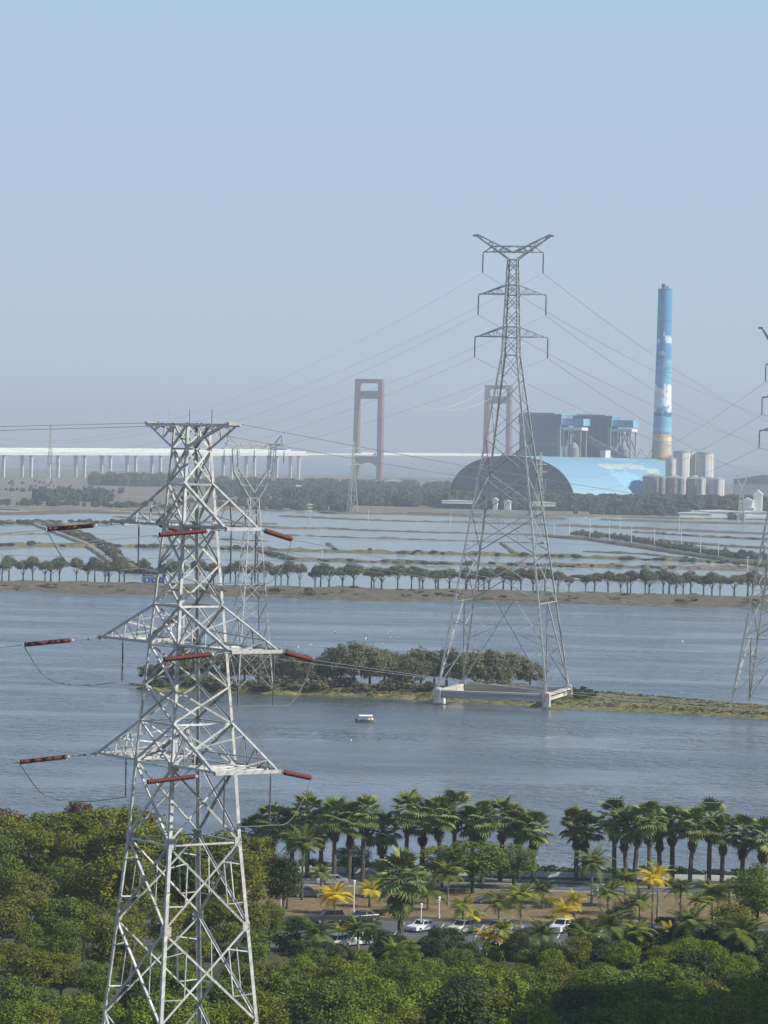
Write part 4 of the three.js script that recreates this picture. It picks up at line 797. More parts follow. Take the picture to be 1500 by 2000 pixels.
// far woods: masses of lumpy crowns
{
  const lump = () => { const g = new THREE.IcosahedronGeometry(1, 3), p = g.attributes.position, col = []; const o = R() * 50; for (let i = 0; i < p.count; i++) { const v = V(p.getX(i), p.getY(i), p.getZ(i)), k = 1 + .30 * n3(v.x * 1.6 + o, v.y * 1.6, v.z * 1.6) + .2 * n3(v.x * 4 + o, v.y * 4, v.z * 4); p.setXYZ(i, v.x * k, v.y * k, v.z * k); } for (let i = 0; i < p.count; i++) { const c = .8 + .5 * n3(p.getX(i) * 5 + o, p.getY(i) * 5, p.getZ(i) * 5); col.push(c * 1.05, c, c); } g.setAttribute('color', new THREE.Float32BufferAttribute(col, 3)); g.computeVertexNormals(); return g; };
  const lumps = [lump(), lump(), lump()];
  const wood = (label, list) => {
    const geos = [0, 1, 2].map((k) => list.filter((_, i) => i % 3 === k));
    const holder = new THREE.Group(); holder.name = numbered('far_woods'); scene.add(holder); tag(holder, label, 'woods', null, 'stuff');
    geos.forEach((l, k) => { const im = new THREE.InstancedMesh(lumps[k], L.far, l.length), m = new THREE.Matrix4(); l.forEach(([p, w, h], i) => { m.compose(V(p.x, p.y + h * .42, p.z), new THREE.Quaternion().setFromAxisAngle(V(0, 1, 0), R() * 6), V(w, h * .62, w)); im.setMatrixAt(i, m); const t = rr(.75, 1.25); im.setColorAt(i, lin(t * rr(.92, 1.12), t, t * rr(.85, 1))); }); im.castShadow = im.receiveShadow = true; im.name = 'treetops'; holder.add(im); });
  };
  const scatter = (n, x0, x1, d0, d1, h0, h1) => [...Array(n)].map(() => { const d = d0 + (d1 - d0) * R(), p = P(rr(x0, x1), 950, d); p.y = 1; const h = rr(h0, h1); return [p, h * rr(.4, .7), h]; });
  wood('dark band of woods below the bridge towers', [...scatter(420, 415, 905, 4500, 5900, 11, 16), ...scatter(150, 560, 905, 4050, 4400, 11, 17)]);
  wood('dark green woods in front of the vault and silos', [...scatter(240, 870, 1250, 3992, 4025, 12, 19), ...scatter(60, 870, 960, 4030, 4150, 12, 18), ...scatter(210, 1230, 1520, 3862, 3985, 14, 21), ...scatter(26, 1100, 1345, 3790, 3840, 5, 9), ...scatter(9, 1425, 1450, 3720, 3740, 4, 7)]);
  wood('low wooded rise under the viaduct at left', [...scatter(110, 178, 335, 5500, 6000, 11, 18), ...scatter(30, 330, 420, 5600, 6000, 9, 12)]);
  wood('dark clump of trees on the brown field at far left', [...scatter(60, 70, 215, 3900, 4150, 7, 13), ...scatter(90, -20, 330, 3600, 3720, 3, 6)]);
  wood('scattered scrub on the far fields', [...scatter(90, 330, 620, 3720, 4300, 3, 7), ...scatter(60, 480, 680, 3660, 3900, 5, 10), ...scatter(60, -40, 300, 4600, 5900, 3, 5)]);
  const dyk = [];
  for (const [a, n, w] of [[[[0, 1062], [280, 1065], [500, 1071], [900, 1080], [1330, 1093], [1500, 1102]], 70, 1.5], [[[110, 1028], [165, 1046], [205, 1066], [240, 1100], [300, 1118]], 60, 2.4], [[[1120, 1042], [1200, 1048], [1330, 1070], [1400, 1081], [1500, 1093]], 90, 1.9], [[[520, 1077], [570, 1091], [900, 1100], [1350, 1108]], 50, 1.1], [[[0, 1020], [260, 1018]], 36, 2.1], [[[1120, 1127], [1330, 1127]], 12, 1.6]])
    for (let i = 0; i < n; i++) { const t = rr(0, a.length - 1.001), k = Math.floor(t), q = a[k].map((v, j) => v + (a[k + 1][j] - v) * (t - k)); const p = G(q[0], q[1] + rr(0, 4), 1); dyk.push([p, w * rr(.9, 2.2), w * rr(.6, 1.4)]); }
  wood('low scrub growing along the pond dykes', dyk);
}
// foreground grove
{
  const rows = [ // [depth, px from, px to, step, top y, group label]
    [508, 30, 300, 46, 1572, 0], [486, 0, 440, 54, 1612, 0], [462, 10, 520, 56, 1668, 0], [440, 0, 566, 60, 1735, 0], [420, 10, 600, 62, 1800, 0],
    [402, -10, 560, 66, 1852, 0], [424, 600, 1000, 60, 1846, 1], [428, 1010, 1540, 56, 1828, 1], [402, 590, 1540, 64, 1860, 1], [388, 590, 1540, 66, 1880, 1], [374, 0, 1540, 70, 1898, 1], [356, 10, 1540, 74, 1945, 1], [338, 0, 1540, 78, 2002, 1]];
  const zone = (px, d, z) => {
    const col = px < 110 ? 'near the left edge' : px < 230 ? 'left of the near pylon legs' : px < 400 ? 'behind the near pylon legs' : px < 560 ? 'right of the near pylon legs' : px < 700 ? 'below the yellow tuft palm' : px < 840 ? 'below the shaggy palm' : px < 980 ? 'below the lowest yellow palm' : px < 1120 ? 'below the white off-roader' : px < 1260 ? 'below the low dark palm' : px < 1400 ? 'below the bushy palm' : 'in the bottom right corner';
    const row = d > 495 ? 'on the grove skyline' : d > 470 ? 'just under the grove skyline' : d > 450 ? 'at mid height of the grove' : d > 430 ? 'in the lower grove' : d > 410 ? (z ? 'in the rear row of the bottom belt' : 'at the grove foot') : d > 392 ? 'in the back of the bottom belt' : d > 380 ? 'behind the belt middle' : d > 365 ? 'in the middle of the bottom belt' : d > 345 ? 'in the front of the bottom belt' : 'cut by the bottom edge';
    return `bushy green tree ${row}, ${col}`;
  };
  let i = 0;
  for (const [d, a, b, st, ty, z] of rows) for (let px = a; px <= b; px += st) {
    const x = px + rr(-18, 18), dd = d + rr(-7, 7), ht = topH(x, ty + rr(-16, 26), dd) - 1, p = P(x, 1800, dd); p.y = 1;
    if (z === 0 && px > 500 && R() < .2) continue;
    const pick = z === 0 ? [0, 2, 6, 4, 0, 5, 7, 0, 6, 2][Math.floor(R() * 10)] : [1, 3, 0, 7, 3, 4, 5, 1, 6, 7][Math.floor(R() * 10)];
    plant(grove[pick], 'grove_tree', p, ht / 10 * rr(.98, 1.2), R() * 6.3, zone(px, d, z), z ? 'trees of the bottom belt' : 'trees of the grove around the near pylon', 'tree', ht / 10 * rr(.9, 1.06));
  }
  const one = (proto, px, ty, d, wpx, label, cat = 'tree', m) => { const p = P(px, ty, d), ht = p.y - 1; p.y = 1; const o = plant(proto, 'park_tree', p, wpx * d / F / 7.4, px, label, null, cat, ht / 10); return o; };
  const redTree = makeTree('tree', { r: 3.6, h: 6, y0: 3.4, th: 6, tr: .2, limbs: 6, clumps: 40, leaves: 50, leaf: .45, cr: .8, flat: .4, hue: .3 }, L.red);
  one(redTree, 14, 1562, 520, 110, 'reddish brown tree at the left edge by the water');
  one(redTree, 160, 1546, 530, 80, 'flat-topped brown tree rising above the grove against the water');
  one(grove[0], 505, 1628, 500, 90, 'round olive tree just right of the near pylon legs'); one(grove[4], 690, 1648, 528, 90, 'dark tree behind the palms left of the lawn'); one(grove[5], 555, 1668, 478, 95, 'dark green tree at the right edge of the grove');
  one(grove[7], 925, 1634, 512, 150, 'domed tree with pale trunks beside the park road'); one(grove[4], 1005, 1645, 518, 120, 'round tree touching the domed tree on its right'); one(grove[0], 865, 1650, 518, 110, 'round tree touching the domed tree on its left');
  one(grove[4], 1480, 1680, 470, 120, 'grey-green tree at the right edge above the bottom belt'); one(grove[0], 1430, 1760, 440, 110, 'olive tree below the grey-green one at the right edge');
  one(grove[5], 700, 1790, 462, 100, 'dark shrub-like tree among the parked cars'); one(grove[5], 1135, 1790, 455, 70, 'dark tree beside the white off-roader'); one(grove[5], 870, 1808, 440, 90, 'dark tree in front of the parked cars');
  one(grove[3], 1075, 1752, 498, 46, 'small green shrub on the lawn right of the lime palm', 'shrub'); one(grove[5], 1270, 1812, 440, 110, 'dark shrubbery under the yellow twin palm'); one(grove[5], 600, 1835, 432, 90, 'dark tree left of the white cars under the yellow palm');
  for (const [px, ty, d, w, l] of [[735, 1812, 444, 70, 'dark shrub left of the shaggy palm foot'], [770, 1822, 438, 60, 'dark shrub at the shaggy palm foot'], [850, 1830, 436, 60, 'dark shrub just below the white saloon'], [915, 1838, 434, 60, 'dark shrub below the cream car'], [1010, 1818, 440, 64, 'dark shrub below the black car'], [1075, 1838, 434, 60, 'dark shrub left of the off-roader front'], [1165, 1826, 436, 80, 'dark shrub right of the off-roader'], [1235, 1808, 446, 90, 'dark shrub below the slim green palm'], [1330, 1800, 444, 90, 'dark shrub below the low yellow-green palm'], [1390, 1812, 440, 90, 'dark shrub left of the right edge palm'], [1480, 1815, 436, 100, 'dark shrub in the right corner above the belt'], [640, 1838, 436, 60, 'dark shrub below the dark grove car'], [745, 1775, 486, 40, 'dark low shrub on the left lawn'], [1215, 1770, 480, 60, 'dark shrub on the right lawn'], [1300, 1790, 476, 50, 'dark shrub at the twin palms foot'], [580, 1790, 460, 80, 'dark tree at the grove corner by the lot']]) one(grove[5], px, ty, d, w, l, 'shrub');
  for (let k = 0; k < 34; k++) { const px = 560 + k * 28 + rr(-12, 12), d = rr(434, 449), p = P(px, 1800, d); p.y = 1; plant(bushP[k % 3], 'planting_bush', p, rr(1.1, 2.1), R() * 6, `car park planting bush, ${ORD[k]} counted from the grove`, 'bushes of the car park planting', 'bush', rr(.9, 1.5)); }
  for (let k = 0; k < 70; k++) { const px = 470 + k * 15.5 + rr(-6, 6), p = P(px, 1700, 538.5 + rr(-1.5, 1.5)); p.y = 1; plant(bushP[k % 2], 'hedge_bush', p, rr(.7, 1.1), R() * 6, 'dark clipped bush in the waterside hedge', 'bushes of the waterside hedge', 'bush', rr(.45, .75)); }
}
// ---------------------------------------------------------------- palms
function fanLeaf() { // petiole with a pleated, split fan; grows along +X
  const gb = new GB(), Lp = 1.25, r = 1.25, n = 11, C = V(Lp, .16, 0);
  bar(V(0, 0, 0), C, .07, .04, gb);
  for (let i = 0; i < n; i++) {
    const a0 = -1.75 + 3.5 * i / n, a1 = -1.75 + 3.5 * (i + 1) / n, am = (a0 + a1) / 2, rm = r * (1 - .18 * Math.abs(am) / 1.75), dr = (q) => -.20 * q * q;
    const pt = (a, q, y) => C.clone().add(V(Math.cos(a) * q, y + dr(q), Math.sin(a) * q));
    gb.tri(C, pt(a0, rm * .62, -.04), pt(am, rm * .62, .07)).tri(C, pt(am, rm * .62, .07), pt(a1, rm * .62, -.04)).tri(pt(a0, rm * .62, -.04), pt(am, rm, -.1), pt(am, rm * .62, .07)).tri(pt(am, rm * .62, .07), pt(am, rm, -.1), pt(a1, rm * .62, -.04));
  }
  return gb.build();
}
function featherLeaf(len, droop, lw) { // arched rachis with paired leaflets along +X
  const gb = new GB(), n = 15, c = (t) => V(len * (t - .14 * t * t * droop), len * (.34 * t - .62 * droop * t * t), 0), pts = [...Array(n + 1)].map((_, i) => c(i / n));
  for (let i = 0; i < n; i++) bar(pts[i], pts[i + 1], .07 * (1 - i / n * .8), .07 * (1 - (i + 1) / n * .8), gb);
  for (let i = 2; i <= n; i++) for (const s of [-1, 1]) {
    const t = i / n, l = lw * Math.sin(Math.PI * (.12 + .82 * t)) + .12, p = pts[i], q = pts[i - 1].clone().lerp(p, .25), tip = p.clone().add(V(l * .42, -l * .42 + rr(-.06, .06), s * l * .82)), mid = p.clone().lerp(tip, .5).add(V(-.05, .09, 0));
    gb.tri(q, p, mid).tri(p, tip, mid).tri(q, mid, q.clone().lerp(tip, .55));
  }
  return gb.build();
}
const fanG = [fanLeaf(), fanLeaf()], featG = [featherLeaf(3.2, .9, .95), featherLeaf(3.2, 1.25, .9), featherLeaf(2.8, .55, .8)];
function putFrond(g, geo, mat, y, az, el, s, name = 'frond') { const m = mesh(name, geo, mat, g); m.position.set(0, y, 0); m.rotation.order = 'YZX'; m.rotation.set(rr(-.4, .4), az, el); m.scale.setScalar(s); return m; }
function fanPalm(k) {
  const g = new THREE.Group(), H = 10; g.name = 'palm';
  mesh('trunk', tube([V(0, -.4, 0), V(.05, H * .3, 0), V(0, H * .7, .05), V(0, H, 0)], (t) => .34 - .12 * t, 9), M.palmBark, g);
  for (let i = 0; i < 32; i++) { const t = i / 32, el = 1.4 - 2.15 * Math.pow(t, .85); putFrond(g, fanG[i % 2], i % 4 === 1 ? P_.fanPale : P_.fan, H - .1 - .6 * t, i * 2.4 + k, el + rr(-.15, .15), rr(.95, 1.25)); }
  for (let i = 0; i < 14; i++) putFrond(g, fanG[i % 2], P_.dead, H - .8 - 1.5 * i / 14, i * 2.1 + k, -1.3 - rr(0, .22), rr(.55, .8), 'dead_frond');
  return g;
}
function featherPalm(H, mat, n, s, bark, k = 0, mat2 = mat) {
  const g = new THREE.Group(); n = Math.round(n * 1.35); g.name = 'palm';
  mesh('trunk', tube([V(0, -.4, 0), V(.04, H * .35, .03), V(0, H * .75, 0), V(0, H, 0)], (t) => (.21 - .08 * t) * (s > .8 ? 1 : .7), 8), bark, g);
  if (s > .8) mesh('crownshaft', cyl(.1, .16, 1.3, 8, 0, H - .1, 0), mat2, g);
  for (let i = 0; i < n; i++) { const t = i / n; putFrond(g, featG[i % 3], i % 3 ? mat : mat2, H + (s > .8 ? 1.05 : 0), i * 2.4 + k, 1.05 - 1.45 * t + rr(-.12, .12), s * rr(.85, 1.1)); }
  return g;
}
{
  const protos = [fanPalm(0), fanPalm(1.3), fanPalm(2.6)];
  const A = [[500, 1592], [535, 1568], [572, 1580], [603, 1550], [632, 1578], [655, 1560], [684, 1572], [711, 1552], [748, 1588], [793, 1545], [826, 1572], [862, 1556], [894, 1544], [922, 1574], [946, 1566], [980, 1560], [1017, 1576], [1044, 1584]];
  const B = [[1128, 1576], [1143, 1584], [1204, 1560], [1226, 1580], [1242, 1572], [1274, 1566], [1292, 1580], [1316, 1572], [1350, 1578], [1388, 1563], [1412, 1590], [1450, 1594], [1492, 1602]];
  const go = (list, txt, grp) => list.forEach(([px, ty], i) => {
    const d = 527 + rr(-6, 4), top = topH(px, ty, d), p = P(px, ty, d); p.y = 1;
    const h = (top - 1 - 2.1) / 10, o = plant(protos[(i * 2) % 3], 'fan_palm', p, rr(1.12, 1.3), R() * 6.3, txt(i), grp, 'palm', 1); o.scale.y = 1.12; o.rotation.z = rr(-.08, .08); o.rotation.x = rr(-.05, .05);
    const lift = top - 2.4 - 10 * 1.12; o.position.y = 1; // trunk length set by the height in the photograph
    o.children.forEach((c) => { if (c.name === 'trunk') c.scale.y = (10 * 1.12 + lift - 1) / (10 * 1.12); else c.position.y += (lift - 1) / 1.12; });
  });
  go(A, (i) => `${ORD[i]} fan palm from the left in the lakeside cluster before the gap`, 'fan palms left of the gap');
  go(B, (i) => `${ORD[i]} fan palm to the right of the gap in the lakeside row`, 'fan palms right of the gap');
  const big = fanPalm(.7); big.name = numbered('fan_palm'); scene.add(big); { const p = P(785, 1665, 468); const s = 1.45; big.scale.set(s, s, s); const H = p.y - 1 - 1.4; big.position.set(p.x, 1, p.z); const trunkH = H / s - 1.0; big.children.forEach((c) => { if (c.name === 'trunk') c.scale.y = trunkH / 10; else c.position.y += trunkH - 10; }); tag(big, 'large shaggy fan palm standing before the white car', 'palm'); for (let i = 0; i < 14; i++) putFrond(big, fanG[i % 2], P_.fan, trunkH - 1.2 - rr(0, .8), i * 1.9, -.9 - rr(0, .5), rr(.9, 1.1)); }
  const fp = (px, ty, d, s, mat, mat2, label, bark = M.royalBark, n = 22) => {
    const p = P(px, ty, d), top = p.y - 1; const H = top - 1.6 * s - (s > .8 ? 1 : 0); const g = featherPalm(H, mat, n, s, bark, px, mat2); g.name = numbered('feather_palm'); g.position.set(p.x, 1, p.z); scene.add(g); tag(g, label, 'palm'); return g;
  };
  fp(592, 1622, 500, 1.35, P_.feather, P_.feather, 'tall green feather palm at the left end of the lawn', M.palmBark, 20);
  fp(876, 1686, 498, 1.0, P_.feather, P_.lime, 'feather palm with bright yellow heart behind the white car');
  fp(1018, 1728, 468, 1.05, P_.lime, P_.feather, 'lime green feather palm in the middle of the lawn');
  fp(1157, 1662, 500, 1.1, P_.feather, P_.feather, 'green feather palm on a thin pale trunk before the footpath');
  fp(1222, 1700, 500, .95, P_.feather, P_.lime, 'slim green palm left of the yellow twin palms');
  fp(1276, 1696, 478, .95, P_.yellow, P_.yellow, 'yellow palm, left one of the twins on the right lawn', M.royalBark, 18);
  fp(1286, 1688, 482, .9, P_.lime, P_.yellow, 'yellow-green palm, right one of the twins on the right lawn', M.royalBark, 11);
  fp(1392, 1722, 474, 1.1, P_.feather, P_.lime, 'full feather palm in front of the last fan palms');
  fp(654, 1730, 486, .95, P_.yellow, P_.yellow, 'bright yellow palm at the left of the parked cars', M.royalBark, 20);
  fp(1103, 1762, 474, .8, P_.yellow, P_.yellow, 'small yellow palm in front of the white off-roader', M.royalBark, 16);
  fp(956, 1812, 446, .85, P_.yellow, P_.yellow, 'lowest yellow palm among the front cars', M.royalBark, 20);
  fp(926, 1776, 452, .6, P_.lime, P_.yellow, 'thin lime palm left of the lowest yellow palm', M.royalBark, 9);
  fp(662, 1806, 452, .5, P_.yellow, P_.lime, 'small yellow tuft palm under the bright yellow palm', M.royalBark, 9);
  fp(1192, 1782, 446, 1.15, P_.feather, P_.feather, 'low dark green palm right of the off-roader', M.palmBark, 18);
  fp(1352, 1772, 440, 1.25, P_.feather, P_.feather, 'bushy palm above the bottom belt on the right', M.palmBark, 20);
  fp(1450, 1790, 436, 1.3, P_.feather, P_.feather, 'bushy palm near the right edge above the bottom belt', M.palmBark, 20);
  fp(1310, 1802, 462, .7, P_.yellow, P_.lime, 'low yellow-green palm clump right of the twins', M.royalBark, 12);
  fp(1420, 1978, 352, .9, P_.lime, P_.feather, 'pale palm top at the very bottom right', M.palmBark, 16);
  [[562, 1700, 490, 1], [628, 1690, 506, 0], [722, 1722, 494, 2], [748, 1700, 505, 0], [836, 1722, 492, 0], [905, 1752, 470, 1], [975, 1742, 480, 0], [1060, 1720, 496, 0], [1122, 1742, 486, 2], [1188, 1722, 492, 0], [1250, 1742, 470, 0], [1330, 1718, 486, 0], [1365, 1742, 468, 1], [1425, 1716, 486, 0], [1470, 1730, 470, 0], [985, 1796, 444, 1], [1060, 1800, 444, 0], [1145, 1808, 440, 0], [1245, 1800, 438, 1], [700, 1796, 452, 0], [620, 1800, 448, 0], [770, 1838, 430, 1]].forEach(([px, ty, d, k], i) => fp(px, ty, d, [.95, .75, .7][k] * rr(.85, 1.15), [P_.feather, P_.lime, P_.yellow][k], k === 2 ? P_.lime : P_.feather, `${['green', 'lime green', 'yellowish'][k]} park palm, ${ORD[i]} counted along the car park planting`, R() < .5 ? M.palmBark : M.royalBark, 16));
  fp(1230, 1750, 470, .8, P_.feather, P_.feather, 'small green palm between the low dark palm and the twins', M.palmBark, 14);
}
// ---------------------------------------------------------------- park: parapet, lamps, cars
{
  const g = base('parapet_wall', V(0, 1, 0)); tag(g, 'long pale waterside parapet wall behind the palms', 'wall');
  for (let x = -70, i = 0; x < 72; x += 6, i++) { const d = 533.5; mesh('wall_panel', bx(5.7, .8, .3, x + 3, .4, -(d)), M.whitePaint, g); mesh('pier_block', bx(.36, .95, .4, x, .475, -d), M.whitePaint, g); }
  const lamp = (px, ty, d, label) => { const p = P(px, ty, d), h = p.y - 1; p.y = 1; const g = base('park_lamp', p, R() * 3); tag(g, label, 'street lamp', 'park lamps'); mesh('post', tube([V(0, -.2, 0), V(0, h * .5, 0), V(0, h - .3, 0)], (t) => .09 - .03 * t, 8), M.whitePaint, g); mesh('lamp_head', mergeGeometries([new THREE.SphereGeometry(.22, 12, 8).scale(1, .8, 1).translate(0, h - .1, 0), cyl(.1, .16, .25, 10, 0, h - .5, 0)].map((x) => x.toNonIndexed())), std({ color: lin(.85, .85, .83), roughness: .35 }), g); mesh('arm', bar(V(-.3, h - .25, 0), V(.3, h - .25, 0), .06).build(), M.whitePaint, g); mesh('base', cyl(.16, .2, .5, 8), M.concrete, g); };
  lamp(692, 1720, 486, 'white lamp post beside the bright yellow palm'); lamp(823, 1765, 470, 'white lamp post in front of the white car'); lamp(550, 1696, 490, 'white lamp post by the grove edge'); lamp(858, 1752, 484, 'pale lamp post left of the yellow-hearted palm'); lamp(1052, 1818, 446, 'thin pale post in front of the dark car');
  const kio = base('kiosk', P(1172, 1748, 512).setY(1), .3); tag(kio, 'small white kiosk beside the park road', 'kiosk'); mesh('wall', bx(1.5, 1.5, 1.2, 0, .75, 0), M.whitePaint, kio); mesh('roof', bx(1.9, .14, 1.6, 0, 1.58, 0), M.siloRoof, kio); mesh('hatch', bx(.8, .6, .04, 0, .95, .61), std({ color: lin(.1, .1, .11), roughness: .4 }), kio);
}
const glassM = new THREE.MeshPhysicalMaterial({ color: lin(.012, .015, .018), roughness: .08, clearcoat: .5 }), tyreM = std({ color: lin(.018, .018, .018), roughness: .95 }), rimM = std({ color: lin(.5, .5, .52), metalness: .7, roughness: .35 });
const lightM = std({ color: lin(.8, .82, .85), roughness: .15 }), tailM = std({ color: lin(.35, .02, .02), roughness: .3 }), trimM = std({ color: lin(.03, .03, .03), roughness: .7 });
function car(p, turn, kind, rgb, label) {
  const S = { sedan: { L: 4.6, W: 1.8, belt: .92, roof: 1.46, ws: [.98, .42], rw: [-1.62, -.95], hood: .84, tail: .95 }, suv: { L: 4.6, W: 1.88, belt: 1.06, roof: 1.75, ws: [1.05, .45], rw: [-2.1, -1.85], hood: 1.0, tail: 1.1 }, van: { L: 4.9, W: 1.85, belt: 1.1, roof: 1.95, ws: [1.9, 1.2], rw: [-2.3, -2.2], hood: 1.02, tail: 1.15 } }[kind];
  const g = base('parked_car', p, turn); tag(g, label, kind === 'van' ? 'van' : 'car', 'cars in the park');
  const pm = new THREE.MeshPhysicalMaterial({ color: lin(...rgb), roughness: .35, clearcoat: .8, clearcoatRoughness: .1 });
  const h = S.L / 2, sh = new THREE.Shape(), ax = [h - .85, -h + .85], wr = .36;
  sh.moveTo(h - .02, .32); sh.lineTo(h, .62); sh.quadraticCurveTo(h - .02, S.hood - .08, h - .35, S.hood - .04); sh.lineTo(S.ws[0], S.belt); sh.lineTo(S.rw[0], S.belt + .02); sh.lineTo(-h + .12, S.tail - .02); sh.quadraticCurveTo(-h, S.tail - .06, -h, .7); sh.lineTo(-h + .03, .32);
  for (const a of [ax[1], ax[0]]) { sh.lineTo(a - wr, .30); sh.absarc(a, .33, wr, Math.PI, 0, true); sh.lineTo(a + wr, .30); }
  sh.closePath();
  mesh('body', new THREE.ExtrudeGeometry(sh, { depth: S.W - .16, bevelEnabled: true, bevelSize: .07, bevelThickness: .08, bevelSegments: 2, curveSegments: 8 }).translate(0, 0, -(S.W - .16) / 2), pm, g);
  // cabin: glazed frustum, roof panel and pillars
  const w0 = S.W / 2 - .06, w1 = S.W / 2 - .24, y0 = S.belt - .02, y1 = S.roof - .07, b = [S.rw[0], S.ws[0]], t = [S.rw[1], S.ws[1]];
  const q = (x, y, z) => V(x, y, z), bl = [q(b[0], y0, -w0), q(b[1], y0, -w0), q(b[1], y0, w0), q(b[0], y0, w0)], tl = [q(t[0], y1, -w1), q(t[1], y1, -w1), q(t[1], y1, w1), q(t[0], y1, w1)];
  for (const [i, n] of [[0, 'side_window'], [1, 'windscreen'], [2, 'side_window'], [3, 'rear_window']]) { const j = (i + 1) % 4, m = mesh(n, new GB().quad(bl[j], bl[i], tl[i], tl[j]).build(), glassM, g); }
  glassM.side = THREE.DoubleSide;
  const rs = new THREE.Shape([[t[0], -w1], [t[1], -w1], [t[1], w1], [t[0], w1]].map((v) => new THREE.Vector2(...v)));
  mesh('roof', new THREE.ExtrudeGeometry(rs, { depth: .03, bevelEnabled: true, bevelSize: .07, bevelThickness: .035, bevelSegments: 2 }).rotateX(Math.PI / 2).translate(0, y1 + .06, 0), pm, g);
  const pil = new GB(); for (let i = 0; i < 4; i++) bar(bl[i], tl[i], .1, .08, pil); for (const s of [-1, 1]) bar(q((b[0] + b[1]) / 2 - .1, y0, s * w0), q((t[0] + t[1]) / 2 - .1, y1, s * w1), .09, .08, pil);
  mesh('pillars', pil.build(), pm, g);
  for (const a of ax) for (const s of [-1, 1]) { const w = mesh('wheel', new THREE.CylinderGeometry(.33, .33, .2, 18).rotateX(Math.PI / 2).translate(a, .33, s * (S.W / 2 - .08)), tyreM, g); mesh('rim', new THREE.CylinderGeometry(.2, .2, .03, 12).rotateX(Math.PI / 2).translate(a, .33, s * (S.W / 2 + .03)), rimM, w); }
  for (const s of [-1, 1]) { mesh('headlight', bx(.1, .16, .42, h - .01, .66, s * (S.W / 2 - .3)), lightM, g); mesh('tail_light', bx(.08, .2, .3, -h + .0, .76, s * (S.W / 2 - .24)), tailM, g); mesh('side_mirror', bx(.14, .12, .2, S.ws[0] - .25, S.belt + .06, s * (S.W / 2 + .06)), pm, g); }
  mesh('grille', bx(.06, .2, .8, h + .03, .5, 0), trimM, g); mesh('number_plate', bx(.03, .12, .42, h + .06, .38, 0), std({ color: lin(.1, .18, .5), roughness: .5 }), g);
}
{
  const at = (px, py) => G(px, py, 1.005), d = Math.PI / 180;
  car(at(824, 1818), 232 * d, 'sedan', [.85, .86, .88], 'white saloon car parked beside the large shaggy palm');
  car(at(903, 1822), 232 * d, 'suv', [.80, .79, .60], 'cream car partly hidden behind dark foliage');
  car(at(972, 1824), 235 * d, 'suv', [.55, .57, .60], 'silver car behind the lowest yellow palm');
  car(at(1098, 1820), 240 * d, 'suv', [.80, .83, .86], 'white off-roader behind the small yellow palm');
  car(at(1010, 1836), 200 * d, 'sedan', [.03, .03, .035], 'black car right of the silver one');
  car(at(640, 1802), 200 * d, 'suv', [.035, .04, .05], 'dark car at the grove edge below the yellow palm');
  car(at(706, 1800), 210 * d, 'sedan', [.04, .035, .05], 'dark car with purple tint right of the bright yellow palm');
  car(at(655, 1852), 235 * d, 'suv', [.80, .83, .80], 'white car half covered by the small yellow tuft');
  car(at(692, 1846), 215 * d, 'suv', [.83, .83, .82], 'second white car, beside the tuft palm');
  car(at(960, 1868), 200 * d, 'suv', [.82, .80, .76], 'white car in front of the lowest yellow palm');
  car(at(1180, 1858), 200 * d, 'sedan', [.04, .04, .045], 'black car under the low dark palm');
  car(at(600, 1752), 8 * d, 'sedan', [.05, .05, .06], 'dark car driving past the left end of the lawn');
  car(at(958, 1764), 184 * d, 'sedan', [.12, .12, .13], 'grey car on the lawn edge with bright tail by the domed tree');
  car(at(648, 1728), 186 * d, 'sedan', [.35, .36, .38], 'silver grey car on the road behind the left lawn');
  car(at(760, 1940), 90 * d, 'suv', [.7, .72, .74], 'pale car glimpsed between the belt trees at the bottom');
}
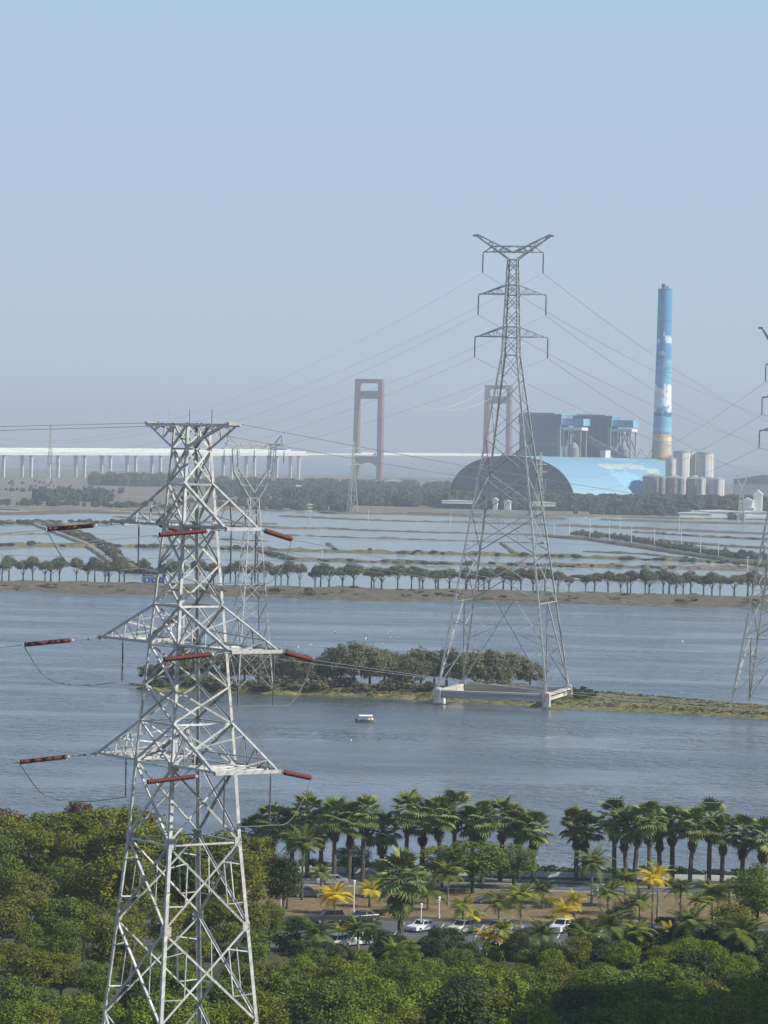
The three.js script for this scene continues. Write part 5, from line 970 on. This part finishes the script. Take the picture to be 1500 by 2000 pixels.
// ---------------------------------------------------------------- on the water and over it
{
  const b = base('tour_boat', G(715, 1411, 0), 10 * Math.PI / 180); tag(b, 'small motor boat with white canopy on the lagoon', 'boat');
  const hull = new GB(), st = [[-2.3, .75, .62], [-1, .85, .6], [.8, .8, .62], [1.8, .5, .72], [2.4, .05, .86]];
  for (let i = 0; i < 4; i++) { const [x0, w0, h0] = st[i], [x1, w1, h1] = st[i + 1]; for (const s of [-1, 1]) { hull.quad(V(x0, -.25, s * w0 * .6), V(x1, -.2, s * w1 * .6), V(x1, h1, s * w1), V(x0, h0, s * w0)); } hull.quad(V(x0, h0 - .12, -w0), V(x1, h1 - .12, -w1), V(x1, h1 - .12, w1), V(x0, h0 - .12, w0)); }
  hull.quad(V(-2.3, -.25, -.45), V(-2.3, -.25, .45), V(-2.3, .62, .75), V(-2.3, .62, -.75));
  const hm = std({ color: lin(.16, .17, .19), roughness: .5, side: THREE.DoubleSide }); mesh('hull', hull.build(), hm, b);
  mesh('canopy', mergeGeometries([new THREE.CylinderGeometry(2.2, 2.2, 3.3, 12, 1, true, -.5, 1).rotateZ(Math.PI / 2).rotateX(-Math.PI / 2 * 0).translate(0, 0, 0).toNonIndexed()].map((g) => g.rotateX(-Math.PI / 2).translate(-.2, -.35, 0))), std({ color: lin(.82, .84, .86), roughness: .6, side: THREE.DoubleSide }), b);
  for (const x of [-1.7, 1.2]) for (const s of [-1, 1]) mesh('canopy_post', bar(V(x, .5, s * .75), V(x, 1.65, s * .85), .06).build(), M.whitePaint, b);
  for (const [x, z] of [[.5, .5], [1.3, .45]]) mesh('seat', new THREE.SphereGeometry(.42, 10, 8).scale(1, .8, .8).translate(x, .78, z), std({ color: lin(.8, .74, .42), roughness: .6 }), b);
  mesh('outboard_motor', bx(.35, .8, .3, -2.45, .5, 0), trimM, b);
  // egrets
  const wing = (up) => { const gb = new GB(); const B = [V(-.42, 0, 0), V(-.1, .08, .06), V(.2, .06, .06), V(.5, .05, 0), V(-.1, .08, -.06), V(.2, .06, -.06), V(0, -.1, 0)]; gb.quad(B[0], B[1], B[2], B[3]).quad(B[3], B[5], B[4], B[0]).quad(B[0], B[6], B[3], B[2]).quad(B[0], B[6], B[3], B[5]); for (const s of [-1, 1]) gb.quad(V(-.18, .05, s * .05), V(.22, .05, s * .05), V(.15, .05 + up * .5, s * .42), V(-.16, .05 + up * .45, s * .42)).quad(V(-.16, .05 + up * .45, s * .42), V(.15, .05 + up * .5, s * .42), V(-.02, .05 + up * .8, s * .85), V(-.16, .05 + up * .7, s * .8)); gb.quad(V(.5, .05, 0), V(.62, .16, .03), V(.66, .16, -.03), V(.5, 0, 0)); return gb.build(); };
  const wg = [wing(.3), wing(-.2), wing(.7)], wm = std({ color: lin(.86, .86, .84), roughness: .8, side: THREE.DoubleSide });
  const spots = [[655, 1236, 'white egret nearest above the left end of the island trees'], [678, 1241], [716, 1250, 'bright white egret just over the tallest island tree'], [757, 1235, 'white egret left of the tallest pylon over the lagoon'], [733, 1258], [761, 1246], [749, 1257], [610, 1258, 'white egret above the red insulator tip'], [584, 1265], [606, 1266], [775, 1244], [725, 1224], [866, 1222], [945, 1222], [1132, 1227], [1335, 1254, 'lone white egret over the right part of the lagoon'], [1108, 1187, 'white egret by the far bank right of the tallest pylon'], [688, 1448], [1111, 1137], [1219, 1176, 'white egret resting on the far bank'], [1245, 1160], [1308, 1168], [1145, 1010, 'white egret high over the far ponds']];
  spots.forEach(([px, py, l], i) => { const m = mesh('egret', wg[i % 3], wm); const dd = py < 1100 ? 2300 : py < 1200 ? 1490 : py > 1400 ? 790 : 1080 + (i % 5) * 25; m.position.copy(P(px, py, dd)); const s = l ? 1.35 : .8; m.scale.setScalar(s * (dd > 2000 ? 1.9 : 1)); m.rotation.y = i * 1.7; tag(m, l || 'small white egret flying low over the lagoon', 'bird', 'egrets over the water'); });
  // blue sheds and poles on the far side
  const bl = std({ map: rep(T.steel, 3), color: lin(.10, .25, .62), roughness: .6 });
  for (const [px, w, l] of [[284, 3.6, 'left'], [299, 3.2, 'middle'], [312, 3.4, 'right']]) { const g = base('site_cabin', P(px, 1140, 1632).setY(1.5), .1); tag(g, `${l} of three small blue cabins on the far bank`, 'cabin', 'blue cabins on the far bank'); mesh('wall', bx(w, 2.6, 2.4, 0, 1.3, 0), bl, g); mesh('roof', bx(w + .2, .15, 2.6, 0, 2.68, 0), bl, g); mesh('door', bx(.8, 1.9, .05, -.4, 1, 1.23), trimM, g); mesh('window', bx(.8, .7, .05, .7, 1.5, 1.23), M.whitePaint, g); }
  const poles = [[1112, 1043, 1020], [1152, 1052, 1013], [1190, 1050, 1015], [1211, 1034, 1013], [1233, 1063, 1027], [1278, 1064, 1033], [1330, 1070, 1030], [1368, 1080, 1047], [1403, 1086, 1062], [1460, 1112, 1086], [1326, 1040, 1008], [719, 1016, 995], [880, 1024, 1003], [629, 1084, 1075], [1082, 1042, 1020]];
  poles.forEach(([px, by, ty], i) => { const p = G(px, by, 1), dd = -p.z, h = topH(px, ty, dd) - 1, g = base('utility_pole', p); tag(g, `${ORD[i]} pale utility pole among the far fish ponds`, 'pole', 'utility poles among the ponds'); mesh('post', tube([V(0, -1.5, 0), V(0, h, 0)], (t) => .28 - .08 * t, 6), M.concreteFar, g); mesh('crossarm', bx(2.6, .22, .22, 0, h - .7, .25), M.concreteFar, g); });
}
// ---------------------------------------------------------------- apartment tower beside the viewer, off to the right; its shadow lies on the bottom right trees
{
  const g = base('apartment_tower', V(122, 1, -318)); tag(g, 'tall pale apartment tower outside the view on the right', 'building');
  mesh('wall', bx(24, 82, 62, 0, 41, 0), M.concreteFar, g); mesh('roof', bx(24.6, 1.2, 62.6, 0, 82.7, 0), M.concrete, g); mesh('stair_head', bx(8, 4, 10, 2, 85.4, -12), M.concreteFar, g);
  const wg = bx(.12, 1.6, 2.2), wm = new THREE.MeshPhysicalMaterial({ color: lin(.05, .06, .07), roughness: .1 });
  for (let f = 0; f < 26; f++) for (let k = 0; k < 9; k++) mesh('window', wg, wm, g).position.set(-12.04, 3 + f * 3.1, -26 + k * 6.5);
}
renderer.render(scene, camera);
